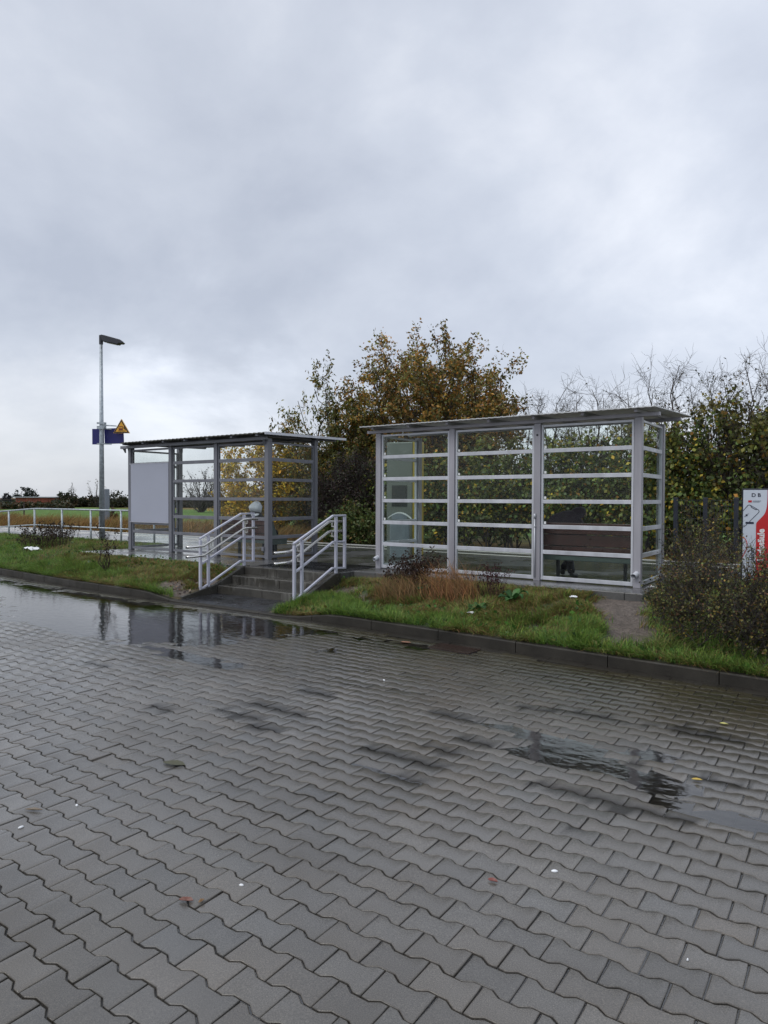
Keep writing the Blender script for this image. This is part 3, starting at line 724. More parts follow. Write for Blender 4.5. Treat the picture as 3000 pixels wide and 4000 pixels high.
def person(label, x, y, hunch, head, shoulders, feet, jacket, hooded, elbow_out=.06):
    """x,y: seat point; faces +y (towards the tracks). all coordinates relative to (x,y,PLAT)"""
    t = thing('person', label, 'person', (x,y,PLAT))
    hip = Vector((0,.0,.54)); ch = Vector(shoulders[0]); nk = ch+(Vector(head)-ch)*.45
    hd = Vector(head)
    mid = (hip+ch)/2+Vector((0,-.06,0))
    # body: one continuous surface from head to ankles with arms and hands
    n = [(*hip,(.11,.09)), (*mid,(.105,.085)), (*ch,(.08,.06)), (*nk,.05), (*(hd+Vector((0,0,-.04))),(.072,.085)), (*(hd+Vector((0,.01,.05))),(.078,.09)), (*(hd+Vector((0,.06,-.01))),.03), (*(hd+Vector((0,.105,-.015))),.012)]
    e = [(0,1),(1,2),(2,3),(3,4),(4,5),(4,6),(6,7)]
    tn = [(*(hip+Vector((0,.02,-.01))),(.16,.12))]; te = []
    for s in (-1, 1):
        sh = ch+Vector((s*shoulders[1],.0,-.03)); el = sh+Vector((s*elbow_out,.13,-.25)); wr = Vector((s*.085,.32,.60 if not hunch else .64))
        b = len(n); n += [(*sh,.045),(*el,.038),(*wr,.028)]; e += [(2,b),(b,b+1),(b+1,b+2)]
        hn, he = hand_nodes(wr, (-s*.25,1,-.25), s)
        b2 = len(n); n += hn[1:]; e += [((b+2) if a == 0 else a+b2-1, c+b2-1) for a, c in he]
        skin_mesh('sleeve', [(*(sh+Vector((-s*.10,0,-.02))),.085),(*sh,.092),(*((sh+el)/2),.078),(*el,.068),(*(wr+(el-wr)*.12),.048)], [(0,1),(1,2),(2,3),(3,4)], jacket, t)
        ft = Vector(feet[0 if s < 0 else 1]); kn = Vector((s*.13,.44,.49)); lg = Vector((s*.09,.06,.50))
        an = ft+Vector((0,-.05,.09))
        b = len(n); n += [(*lg,.065),(*kn,.042),(*an,.030)]; e += [(0,b),(b,b+1),(b+1,b+2)]
        b = len(tn); tn += [(*lg,.10),(*kn,.080),(*((kn+an)/2),.066),(*(an+Vector((0,.01,-.035))),.062)]; te += [(0,b),(b,b+1),(b+1,b+2),(b+2,b+3)]
        tip = Vector(feet[2 if s < 0 else 3])
        skin_mesh('shoe', [(*(ft+Vector((0,-.07,.04))),(.042,.042)), (*(ft+Vector((0,0,.045))),(.045,.043)), (*(ft+tip*.6+Vector((0,0,.0))),(.046,.036)), (*(ft+tip),(.034,.028))], [(0,1),(1,2),(2,3)], M['shoe'], t)
    skin_mesh('body', n, e, M['skin'], t)
    W2 = shoulders[1]; J = []
    for q, wx, wy in ((-.10,.19,.15),(-.02,.205,.17),(.25,.20,.17),(.5,.205,.165),(.75,W2+.03,.155),(.92,W2+.035,.14),(1.04,W2-.005,.12),(1.14,W2-.06,.10),(1.22,.085,.08),(1.25,.06,.06)):
        p = hip+(ch-hip)*q if q <= 1 else ch+(nk-ch)*((q-1)/.25)*.8
        p = p+Vector((0,-.07*math.sin(PI*min(1, max(0, q))), max(0, q-.85)*.24))
        J.append((p.x, p.y, p.z, wx, wy))
    rings_mesh('jacket', J, jacket, t, .009, 9)
    skin_mesh('trousers', tn, te, M['trousers'], t)
    for s in (-1, 1):
        MB().tube([tuple(hd+Vector((s*.032,.088,.022))), tuple(hd+Vector((s*.032,.094,.022)))], .011, 8).build('eye', M['black'], t)
        MB().tube([tuple(hd+Vector((s*.076,-.0,.03))), tuple(hd+Vector((s*.086,-.012,.0))), tuple(hd+Vector((s*.078,-.0,-.03)))], [.01,.014,.008], 6).build('ear', M['skin'], t, smooth=True)
    MB().tube([tuple(hd+Vector((-.022,.092,-.052))), tuple(hd+Vector((.022,.092,-.052)))], .006, 6).build('mouth', M['signbrown'], t)
    return t, hd, nk, ch
tp, hd, nk, ch = person('seated person in dark jacket and pale grey hood, back turned, in the left shelter', -10.56, 10.40, False, (.005,.0,1.0), ((-.03,-.03,.835), .185), ((-.14,.40,0),(.14,.42,0),(-.02,.16,.03),(.03,.16,.03)), M['jacketdark'], True)
rings_mesh('hood', [(0.01,0.0,0.905,0.062,0.057),(0.01,-0.015,0.908,0.098,0.086),(0.008,-0.03,0.935,0.125,0.111),(0.006,-0.04,0.975,0.143,0.131),(0.004,-0.045,1.015,0.145,0.141),(0.004,-0.04,1.055,0.133,0.135),(0.002,-0.03,1.098,0.105,0.113),(0.0,-0.015,1.135,0.069,0.078),(0.0,-0.005,1.152,0.023,0.025)], M['hood'], tp, .009, 3)
rings_mesh('hood_collar', [(.03,-.01,.80,.08,.07),(.03,-.045,.805,.12,.105),(.035,-.06,.84,.132,.115),(.035,-.055,.875,.122,.105),(.03,-.04,.900,.11,.09),(.03,-.03,.905,.06,.05)], M['hood'], tp, .007, 4)
MB().tube([(.015+.112*math.cos(a), -.03+.100*math.sin(a), .903+.006*math.sin(3*a)) for a in np.linspace(PI+.1, 2*PI-.1, 14)], .013, 8).build('hood_seam', M['jacketdark'], tp, smooth=True)
tp2, hd, nk, ch = person('seated person in dark clothes hunched forward with ankles crossed, in the right shelter', -3.73, 10.30, True, (.16,.20,.98), ((-.03,.02,.925), .215), ((.07,.10,.0),(-.12,.20,.05),(.04,.12,.03),(-.06,.15,-.02)), M['jacketplum'], True, .05)
rings_mesh('hood', [(.02,.0,.86,.10,.08),(.03,.01,.88,.17,.13),(.07,.06,.93,.165,.14),(.11,.13,.985,.145,.14),(.135,.17,1.04,.118,.125),(.145,.19,1.085,.075,.085),(.148,.20,1.10,.03,.03)], M['jacketplum'], tp2, .006, 5)

# ------------------------------------------------------------------ litter bin and added machine by the right shelter
t = thing('litter_bin', 'grey litter bin with a rounded silver hood, seen through the glass of the right shelter', 'bin', (-7.70,11.62,PLAT), .55)
MB().box(-.20,.20,-.17,.17,.02,.70).build('body', M['binmetal'], t, .02)
MB().box(-.17,.17,-.14,.14,.70,.79).build('opening', M['black'], t)
m = MB(); k = 12
arc = [(-.235+.47*i/k, .78+.16*math.sin(PI*(.12+.80*i/k))) for i in range(k+1)]
for (a, za), (b, zb) in zip(arc[:-1], arc[1:]):
    m.add([(a,-.2,za),(b,-.2,zb),(b,.2,zb),(a,.2,za),(a,-.2,za-.02),(b,-.2,zb-.02),(b,.2,zb-.02),(a,.2,za-.02)], [(0,1,2,3),(7,6,5,4),(0,4,5,1),(2,6,7,3)])
m.build('hood', M['hoodmetal'], t, smooth=False)
t = thing('reflection_block', 'tall pale grey machine with a yellow edge behind the litter bin, added for a reflection in the glass', 'block', (-8.05,12.35,PLAT), .30)  # solid block added to stand in for a reflection in the end glass
MB().box(-.36,.22,-.2,.2,0,2.42).build('cabinet', M['block'], t, .02)
MB().box(.2205,.36,-.215,.215,0,2.44).build('edge_strip', M['mustard'], t, .02)
MB().box(-.24,.10,-.209,-.2005,1.05,1.50).build('dark_plate', M['screen'], t)
MB().box(-.24,.10,-.209,-.2005,.55,.9).build('grey_plate', M['binmetal'], t)

# ------------------------------------------------------------------ lamp and its signs
LX, LY = -18.33, 11.75
t = thing('street_lamp', 'tall galvanised lamp post with a dark flat head on the platform', 'lamp', (LX,LY,PLAT))
MB().tube([(0,0,0),(0,0,5.90)], [.084,.041], 16).build('pole', M['galv'], t, smooth=True)
hd_ = thing  # (no helper objects)
m = MB().tube([(0,0,5.72),(0,0,5.98)], .056, 12)
m.build('spigot', M['lamp'], t)
v = A3(R[0]*.95, R[1]*.95, 0)
m = MB().prism([tuple(v*a+A3(0,0,z)-A3(-R[1],R[0],0)*.11) for a, z in ((.03,5.985),(.14,5.965),(.62,5.84),(.71,5.76),(.67,5.73),(.58,5.735),(.55,5.70),(.06,5.80))], tuple(A3(-R[1],R[0],0)*.22))
m.build('lamp_head', M['lamp'], t, .01)
MB().prism([tuple(v*a+A3(0,0,z)-A3(-R[1],R[0],0)*.08) for a, z in ((.16,5.772),(.50,5.702),(.50,5.698),(.16,5.768))], tuple(A3(-R[1],R[0],0)*.16)).build('lens', M['screen'], t)
MB().box(-.02,.02,-.092,-.075,.35,.65).build('hatch', M['galv'], t)
t = thing('name_board', 'dark blue back of a station sign folded around the lamp post', 'sign', (LX,LY,PLAT+2.6))
bx_ = .09*R+.0*F
wl = A3(*(R*-.32+F*.02)); 
MB().bar(tuple(R*-.315+F*.10+A3(0,0,.42)), tuple(R*.02+F*.13+A3(0,0,.42)), .025, .46).build('board', M['blue'], t, .004)
MB().bar(tuple(R*.035+F*.13+A3(0,0,.435)), tuple(R*.60+F*.14+A3(0,0,.455)), .025, .46).build('board', M['blue'], t, .004)
for z in (.20, .645):
    MB().bar(tuple(R*-.09+F*-.02+A3(0,0,z)), tuple(R*.25+F*.112+A3(0,0,z)), .03, .03).bar(tuple(R*-.10-F*.09+A3(0,0,z)), tuple(R*.10-F*.09+A3(0,0,z)), .02, .028).build('clamp', M['galv'], t)
t = thing('warning_sign', 'yellow triangular warning sign with black border on an arm of the lamp post', 'sign', (LX,LY,PLAT+3.0))
MB().bar(tuple(R*-.10-F*.085+A3(0,0,.29)), tuple(R*.12-F*.085+A3(0,0,.29)), .02, .05).bar(tuple(R*-.10-F*.085+A3(0,0,.40)), tuple(R*.12-F*.085+A3(0,0,.40)), .02, .05).bar(tuple(R*.105+A3(0,0,.25)), tuple(R*.105+A3(0,0,.43)), .06, .04, tuple(F)).build('clamp', M['galv'], t)
MB().bar(tuple(R*.10+A3(0,0,.345)), tuple(R*.44+A3(0,0,.325)), .03, .03).build('arm', M['galv'], t)
def tri(c, r, F0, dF):
    c = A3(*c); pts = [c+A3(0,0,r)-F*F0, c+R*r*.87-A3(0,0,r*.5)-F*F0, c-R*r*.87-A3(0,0,r*.5)-F*F0]
    return MB().prism([tuple(p) for p in pts], tuple(-F*dF))
tc_ = tuple(R*.605+A3(0,0,.25))
b = tri(tc_, .275, .0, .055).build('board', M['yellow'], t)
tri(tc_, .262, .0555, .002).build('border', M['signblack'], b)
tri(tc_, .198, .058, .002).build('face', M['yellow'], b)
pc_ = A3(*tc_)-F*.061
def plate(x0, x1, z0, z1, mat, nm):
    MB().prism([tuple(pc_+R*x+A3(0,0,z)) for x, z in ((x0,z0),(x1,z0),(x1,z1),(x0,z1))], tuple(-F*.002)).build(nm, mat, b)
plate(-.075, .045, -.055, .065, M['signbrown'], 'train_symbol')
pc_ = pc_-F*.003; plate(-.055, -.015, .0, .04, M['yellow'], 'train_window'); plate(-.005, .03, .0, .04, M['yellow'], 'train_window')
MB().tube([tuple(pc_+R*.085+A3(0,0,.04)), tuple(pc_+R*.085-F*.002+A3(0,0,.04))], .014, 10).prism([tuple(pc_+R*x+A3(0,0,z)) for x, z in ((.06,.025),(.10,.02),(.135,-.05),(.12,-.055),(.09,-.015),(.06,.005))], tuple(-F*.002)).build('figure_symbol', M['signblack'], b)
plate(-.09, .11, -.078, -.068, M['signblack'], 'ground_mark')

t = thing('utility_cabinet', 'narrow grey cabinet standing behind the lamp post', 'cabinet', (*spot(412, 32), .1))
MB().box(-.16,.16,-.12,.12,0,1.95).build('body', M['binmetal'], t, .02)
MB().box(-.13,.13,-.126,-.1205,.2,1.8).build('door', M['galv'], t, .004)

# ------------------------------------------------------------------ guard rail on the far left
t = thing('guard_rail', 'galvanised pipe guard rail with two rails beside the platform ramp', 'railing', (-21.16,11.25,.3))
B = lambda x, z: (x+21.16, 0, z-.3)
xs_ = [-24.3,-22.75,-21.16,-19.6,-18.1,-16.65,-15.2]
zt = lambda x: 1.295+(.0 if x > -21.16 else (x+21.16)*.055)
for x in xs_:
    MB().tube([B(x,.05), B(x,zt(x))], .028, 10).build('post', M['galv'], t, smooth=True)
MB().tube([B(-24.9,zt(-24.9)), B(-21.35,zt(-21.35)), B(-21.0,1.295), B(-15.0,1.295)], .027, 10).build('top_rail', M['galv'], t, smooth=True)
MB().tube([B(-24.9,zt(-24.9)-.505), B(-21.35,zt(-21.35)-.505), B(-21.0,.79), B(-15.0,.79)], .022, 10).build('middle_rail', M['galv'], t, smooth=True)

# ------------------------------------------------------------------ mesh fence on the right
t = thing('mesh_fence', 'dark blue grey welded mesh fence with flat posts behind the right shelter', 'fence', (-3.05,14.62,.40))
for i in range(9):
    x = .02+i*.545
    MB().box(x-.04,x+.04,-.03,.03,0,1.27).box(x-.043,x+.043,-.033,.033,1.27,1.285).build('post', M['fence'], t, .004)
m = MB()
for i in range(90): m.bar((.02+i*.05,.0345,.03),(.02+i*.05,.0345,1.245),.0055,.0055,(0,1,0))
for z in (.12,.37,.62,.87,1.12,1.235):
    m.bar((0,.026,z),(4.5,.026,z),.007,.009); m.bar((0,.043,z),(4.5,.043,z),.007,.009)
m.build('wire_mesh', M['fence'], t)

# ------------------------------------------------------------------ charging column
t = thing('charging_column', 'white and red phone charging column with upright lettering at the right edge', 'sign', (-1.24,11.30,PLAT), .2)
HW, HH = .172, 1.36
MB().box(-HW-.012,HW+.012,-.06,.06,-.02,HH+.02).build('case', M['fence'], t, .006)
yF = -.061
MB().box(-HW,HW,yF-.003,yF,0,HH).build('face', M['signwhite'], t)
def U_(px, py):      # position measured on the sign: px 130..600, py 183..2085
    s = (py-183)/(2085-183); lft = 160-30*s
    return -HW+(px-lft)/470*2*HW, HH*(1-s)
def curve(pts, n=8):
    o_ = []
    P = [pts[0]]+pts+[pts[-1]]
    for i in range(1, len(P)-2):
        for k in range(n):
            q = k/n; a, b2, c, d = [np.array(P[i+j], float) for j in (-1,0,1,2)]
            o_.append(tuple(.5*((2*b2)+(-a+c)*q+(2*a-5*b2+4*c-d)*q*q+(-a+3*b2-3*c+d)*q**3)))
    o_.append(pts[-1]); return o_
wave = curve([(584,183),(580,360),(565,540),(530,660),(470,745),(400,830),(380,890),(376,1100),(372,1500),(368,1780),(345,1930),(270,2085)])
wv = [U_(*p) for p in wave]
m = MB()
for (a, za), (b, zb) in zip(wv[:-1], wv[1:]):
    m.prism([(a,yF-.0035,za),(b,yF-.0035,zb),(HW,yF-.0035,zb),(HW,yF-.0035,za)], (0,-.002,0))
m.build('red_field', M['signred'], t)
def stroke(pts, w, y, mat, nm, closed=False):
    m = MB(); P = [U_(*p) for p in pts]
    if closed: P.append(P[0])
    for a, b in zip(P[:-1], P[1:]):
        m.bar((a[0],y,a[1]),(b[0],y,b[1]),.002,w,(0,0,1) if abs(b[0]-a[0]) > abs(b[1]-a[1]) else (1,0,0))
    m.build(nm, mat, t)
stroke([(x-4, y) for x, y in wave[::2]], .006, yF-.0062, M['signwhite'], 'white_edge')
stroke([(152,612),(240,495),(266,488),(290,500),(420,585),(436,612),(428,640),(262,832)], .008, yF-.0045, M['navy'], 'phone_outline')
stroke([(220,885),(165,940),(140,942)], .008, yF-.0045, M['navy'], 'cable')
stroke([(290,505),(300,535),(375,585),(398,575)], .009, yF-.0047, M['navy'], 'phone_notch')
m = MB(); m.prism([(*[U_(195,835)[0], yF-.005, U_(195,835)[1]],), (U_(340,835)[0],yF-.005,U_(340,835)[1]), (U_(340,876)[0],yF-.005,U_(340,876)[1]), (U_(195,876)[0],yF-.005,U_(195,876)[1])], (0,-.002,0)); m.build('plug_symbol', M['navy'], t)
m = MB(); m.prism([(U_(*p)[0],yF-.005,U_(*p)[1]) for p in ((262,660),(190,690),(205,705),(162,735),(240,708),(222,692))], (0,-.002,0)); m.build('bolt_symbol', M['navy'], t)
stroke(curve([(137,1155),(190,1190),(218,1270),(212,1370),(180,1460),(133,1565)], 4), .010, yF-.0045, M['signred'], 'red_cord')
m = MB(); m.prism([(U_(*p)[0],yF-.005,U_(*p)[1]) for p in ((243,395),(307,395),(307,437),(243,437))], (0,-.0015,0)); m.build('red_logo', M['signred'], t)
m = MB()
for z in (398,413,428):
    m.prism([(U_(*p)[0],yF-.005,U_(*p)[1]) for p in ((322,z),(470-(z-398)*.8,z),(470-(z-398)*.8,z+6),(322,z+6))], (0,-.001,0))
m.build('small_print', M['binmetal'], t)
def text(body, size, loc, rot90, mat, bold=0.0, sx=1.0):
    c = bpy.data.curves.new('lettering', 'FONT'); c.body = body; c.size = size; c.extrude = .0008; c.offset = bold; c.resolution_u = 3
    tmp = bpy.data.objects.new('tmp', c); COL.objects.link(tmp)
    bpy.context.view_layer.update()
    me = bpy.data.meshes.new_from_object(tmp.evaluated_get(bpy.context.evaluated_depsgraph_get()))
    bpy.data.objects.remove(tmp); me.name = 'lettering'; me.materials.clear()
    o = link('lettering', me, mat, t)
    o.location = loc; o.rotation_euler = (PI/2, -PI/2 if rot90 else 0, 0); o.scale = (sx, 1, 1)
    return o
px_, pz_ = U_(300, 322); text('D', .074, (px_, yF-.0055, pz_), False, M['navy'], .0012, 1.05)
px_, pz_ = U_(408, 322); text('B', .074, (px_, yF-.0055, pz_), False, M['navy'], .0012, 1.05)
px_, pz_ = U_(335, 1618); text('Handy', .074, (px_, yF-.0055, pz_), True, M['navy'], .0022, .96)
px_, pz_ = U_(512, 1630); text('Ladesäule', .122, (px_, yF-.0062, pz_), True, M['white'], .0045, .98)

# ------------------------------------------------------------------ drain grate in the paving by the kerb
t = thing('drain_grate', 'rusty iron drain grate set in the wet paving by the kerb', 'drain', (-3.63,6.575,.004), -.06)
MB().box(-.26,.26,-.13,-.115,-.05,.006).box(-.26,.26,.115,.13,-.05,.006).box(-.26,-.245,-.115,.115,-.05,.006).box(.245,.26,-.115,.115,-.05,.006).build('frame', M['iron'], t)
m = MB()
for i in range(8): m.box(-.245,.245,-.105+i*.03-.008,-.105+i*.03+.008,-.03,.004)
m.box(-.006,.006,-.115,.115,-.034,-.004)
m.build('bars', M['iron'], t)
MB().box(-.27,.27,-.14,.14,-.012,-.006).build('pit', M['black'], t)

#PLANTS
exec_plants = True
# ------------------------------------------------------------------ leaves, blades and branches
def unit(v): return v/(np.linalg.norm(v, axis=-1, keepdims=True)+1e-9)
def leaf_mesh(name, P, size, cols, aspect=.55, droop=.3, r=None, dirs=None):
    r = r or rng; n = len(P)
    d = r.normal(size=(n,3)); d[:, 2] -= droop
    if dirs is not None: d = dirs+d*.7
    d = unit(d); s = unit(np.cross(d, r.normal(size=(n,3)))); nn = np.cross(d, s)
    sz = np.asarray(size)[:, None]*np.ones((n,1))
    v = np.stack([P, P+d*sz*.5+s*sz*aspect*.5+nn*sz*.10, P+d*sz, P+d*sz*.5-s*sz*aspect*.5+nn*sz*.10], 1)
    fc = np.arange(n*4).reshape(n, 4)
    return mesh_arrays(name, v.reshape(-1,3), [fc], np.repeat(cols, 4, 0))
def palette(n, pal, w, r=None, jit=.25):
    r = r or rng
    k = r.choice(len(pal), n, p=np.array(w)/sum(w)); c = np.array(pal, float)[k]
    return np.clip(c*np.exp(r.normal(0, jit, (n,1)))*(1+r.normal(0, .07, (n,3))), .002, .9)
def tubes_mesh(name, polys, cols=None):
    """polys: list of (pts(k,3), radii(k), sides)"""
    vs = []; fs = {3: [], 4: []}; o = 0
    for pts, rad, n in polys:
        k = len(pts); d = np.gradient(pts, axis=0); d = unit(d)
        ref = A3(.3,.9,.2); u = unit(np.cross(d, ref)); w = np.cross(d, u)
        a = np.arange(n)*2*PI/n
        ring = pts[:, None]+(u[:, None]*np.cos(a)[None, :, None]+w[:, None]*np.sin(a)[None, :, None])*np.asarray(rad)[:, None, None]
        vs.append(ring.reshape(-1,3))
        i = np.arange(k*n).reshape(k, n); j = np.roll(i, -1, 1)
        fs[4].append(np.stack([i[:-1], j[:-1], j[1:], i[1:]], -1).reshape(-1,4)+o); o += k*n
    return mesh_arrays(name, np.concatenate(vs), [np.concatenate(fs[4])], None, True)
def wob(a, b, k, amp, r, sag=0):
    t = np.linspace(0, 1, k)[:, None]; p = a+(b-a)*t
    ln = np.linalg.norm(b-a); w = np.cumsum(r.normal(0, 1, (k,3)), 0); w -= w[0]; w -= t*w[-1]
    p = p+w*amp*ln/k**.5; p[:, 2] += (sag*ln*4*(t*(1-t)))[:, 0]; return p
def plant_skeleton(r, bases, c, rad, n1, n2, n3, r0, sec=.45, twig=.28, up=.5, kmin=.55, start=.25, keep=None, twig_k=4, tmin=.0022):
    """limbs fan from bases to targets in the crown ellipsoid; returns tube list, and twig tips (positions, directions, cluster id)"""
    c = A3(*c); rad = A3(*rad); polys = []; LP = []; LD = []; LC = []; mr = rad.mean()
    for i in range(n1):
        b = A3(*bases[i % len(bases)])
        az = i*2.39996+r.normal(0, .18); zt = np.clip(1-1.42*(i+.5)/n1+r.normal(0, .05), -.5, .98)
        q = A3(math.cos(az)*math.sqrt(1-zt*zt), math.sin(az)*math.sqrt(1-zt*zt), zt)
        q /= max(1, np.linalg.norm(q)); tg = c+q*rad*r.uniform(kmin, .92)
        p = wob(b, tg, 9, .10, r, .04); k1 = len(p)
        rr = np.linspace(r0, r0*.22, k1); polys.append((p, rr, 6))
        for j in range(n2):
            t = start+(1-start)*((j+r.random())/n2); ii = min(k1-2, int(t*(k1-1))); fr_ = t*(k1-1)-ii
            a = p[ii]*(1-fr_)+p[ii+1]*fr_
            out = unit((a-c)/rad); d = unit(unit(p[min(ii+1,k1-1)]-p[ii])*.5+out*.6+A3(0,0,up)*.6+r.normal(0, .55, 3))
            ln = sec*mr*r.uniform(.5, 1.15); e_ = a+d*ln
            qn = np.linalg.norm((e_-c)/rad)
            if qn > 1.08: e_ = c+(e_-c)*(1.08/qn)*r.uniform(.95, 1.06)
            p2 = wob(a, e_, 6, .12, r, .03); rb = max(.004, r0*.22*(1-t*.5)); polys.append((p2, np.linspace(rb, rb*.3, 6), 4))
            for m_ in range(n3):
                s = .2+.8*(m_+r.random())/n3; jj = min(4, int(s*5)); a3 = p2[jj]+(p2[jj+1]-p2[jj])*(s*5-jj)
                d3 = unit(unit(p2[-1]-p2[0])*.8+A3(0,0,up*.5)+r.normal(0, .7, 3)); l3 = twig*mr*r.uniform(.4, 1.1)
                p3 = wob(a3, a3+d3*l3, twig_k, .12, r); rt = max(tmin, rb*.30); polys.append((p3, np.linspace(rt, rt*.4, twig_k), 3))
                LP.append(p3); LD.append(np.repeat(d3[None], twig_k, 0)); LC.append((i*n2+j))
    return polys, LP, LD, LC
def scatter_on(LP, LC, per, spread, r, clumpvar=.6):
    out = []; cid = []
    f_ = {}
    for p, cl in zip(LP, LC):
        if cl not in f_: f_[cl] = max(0, r.normal(1, clumpvar))
        n_ = r.poisson(per*f_[cl])
        if n_ == 0: continue
        t = r.random(n_)*(len(p)-1); i = np.minimum(t.astype(int), len(p)-2); fr_ = (t-i)[:, None]
        out.append(p[i]*(1-fr_)+p[i+1]*fr_+r.normal(0, spread, (n_,3))); cid += [cl]*n_
    return np.concatenate(out), np.array(cid)
def plant(name, label, cat, seed, base, c, rad, n1, n2, n3, r0, leaves, lsize, pal, w, bark='bark', group=None, bases=None, aspect=.55, droop=.3, clump=.6, jit=.25, crown='crown', trunk='trunk', spread=.04, bands=None, **kw):
    r = np.random.default_rng(seed)
    bases = bases or [base]
    polys, LP, LD, LC = plant_skeleton(r, bases, c, rad, n1, n2, n3, r0, **kw)
    o0 = A3(*base)
    t = thing(name, label, cat, tuple(o0), 0, group)
    polys = [(p-o0, a, b) for p, a, b in polys]
    link(trunk, tubes_mesh(trunk, polys), M[bark], t)
    if leaves:
        P, cid = scatter_on(LP, LC, leaves, spread, r, clump)
        col = palette(len(P), pal, w, r, jit)
        cl = np.random.default_rng(seed+1).normal(0, .28, cid.max()+1)     # whole sprays turn colour together
        col *= np.exp(cl[cid])[:, None]
        if bands is not None: col *= bands(P)
        link(crown, leaf_mesh(crown, P-o0, lsize*r.uniform(.6, 1.25, len(P)), col, aspect, droop, r), M['leaf'], t)
    return t

AUT = [(0.228,0.162,0.043),(0.288,0.144,0.033),(0.156,0.150,0.043),(0.372,0.210,0.037),(0.090,0.096,0.033)]
YEL = [(0.494,0.338,0.029),(0.403,0.290,0.039),(0.247,0.216,0.039),(0.494,0.257,0.023),(0.143,0.149,0.039)]
DRK = [(0.085,0.133,0.041),(0.133,0.179,0.048),(0.222,0.231,0.051),(0.060,0.072,0.033),(0.547,0.393,0.051),(0.359,0.196,0.044)]
ORG = [(0.356,0.150,0.022),(0.287,0.138,0.024),(0.207,0.114,0.029),(0.138,0.102,0.026)]

def sp(px, d, z=.05): return (*spot(px, d), z)
# the big autumn tree in the middle
x, y = spot(1672, 25.5)
plant('broadleaf_tree', 'large rounded autumn tree with brown and olive leaves behind the two shelters', 'tree', 11, (x,y,.05), (x,y,4.55), (3.65,3.1,3.3), 70, 11, 8, .07, 12.5, .13, AUT, [3,2.4,3,1.2,1.6], clump=.40, up=.5, spread=.06, bases=[(x,y,.05),(x+.3,y+.1,.05),(x-.35,y-.1,.05)], sec=.32, twig=.18, start=.25, kmin=.66)
x2_, y2_ = spot(1900, 25.0)
plant('broadleaf_tree', 'lower russet autumn tree right of the large rounded one, above the right shelter roof', 'tree', 12, (x2_,y2_,.05), (x2_,y2_,3.75), (1.65,1.6,2.1), 9, 11, 8, .06, 10, .11, ORG, [1.2,2,3,3], sec=.42, twig=.24)
x, y = spot(1270, 26.5)
plant('cherry_tree', 'loose slender tree with long drooping leaves left of the large autumn tree', 'tree', 13, (x,y,.05), (x,y,3.5), (1.95,1.7,3.1), 20, 10, 8, .05, 7.5, .16, [(.15,.15,.035),(.085,.11,.03),(.27,.20,.035),(.17,.10,.022)], [3,3,1.5,1], aspect=.36, droop=1.2, sec=.45, twig=.30, up=.8)
x, y = spot(1100, 27.5)
plant('small_tree', 'small orange leaved tree rising behind the right end of the left shelter roof', 'tree', 14, (x,y,.05), (x,y,2.7), (1.05,1.0,1.95), 8, 9, 8, .05, 9, .11, ORG, [3,3,2,1], sec=.5, twig=.3)
x, y = spot(1395, 25.2)
plant('small_tree', 'olive green small tree between the slender drooping tree and the large autumn tree', 'tree', 19, (x,y,.05), (x,y,2.9), (1.35,1.2,2.6), 22, 10, 8, .04, 10, .12, [(.14,.14,.036),(.19,.14,.034),(.09,.11,.03),(.24,.13,.026)], [3,2,3,1], sec=.45, twig=.26)
x, y = spot(1030, 25.5)
plant('bush', 'broad yellow leaved bush seen through the glass of the left shelter', 'bush', 15, (x,y,.05), (x,y,1.9), (1.75,1.4,2.05), 18, 10, 8, .03, 12.0, .115, YEL, [4,3,1.5,1.2,1], bases=[(x+dx,y+dy,.05) for dx, dy in ((-.6,0),(0,.2),(.5,-.1),(-.2,-.3))], sec=.5, twig=.3, crown='foliage', trunk='stems')
x, y = spot(1225, 25)
plant('bush', 'olive and rust coloured bush between the left shelter end wall and the dark thicket', 'bush', 16, (x,y,.05), (x,y,1.95), (1.2,1.3,2.2), 14, 9, 8, .03, 11.0, .11, [(.17,.14,.03),(.25,.14,.022),(.085,.095,.026)], [2,2,3], sec=.5, twig=.3, crown='foliage', trunk='stems')
x, y = spot(1375, 22.5)
plant('thicket', 'dark purple brown thicket of bare twigs between the two shelters', 'bush', 17, (x,y,.05), (x,y,1.45), (1.25,1.2,1.65), 34, 13, 10, .018, 8, .07, [(.032,.022,.022),(.045,.032,.026),(.034,.045,.018)], [4,2,2], bark='darkbark', bases=[(x+dx,y+dy,.05) for dx, dy in ((-.9,0),(-.4,.3),(.1,0),(.6,.3),(1.0,-.1))], sec=.55, twig=.4, crown='foliage', trunk='stems')
x, y = spot(1420, 21)
plant('bush', 'low green bramble bush at the foot of the dark thicket beside the platform edge', 'bush', 18, (x,y,.05), (x,y,.65), (1.6,.9,.75), 16, 8, 7, .010, 11, .11, [(.06,.095,.024),(.085,.11,.03),(.13,.10,.03)], [3,3,1], bases=[(x+dx,y,.05) for dx in (-1.2,-.6,0,.6,1.2)], sec=.5, twig=.4, crown='foliage', trunk='stems')

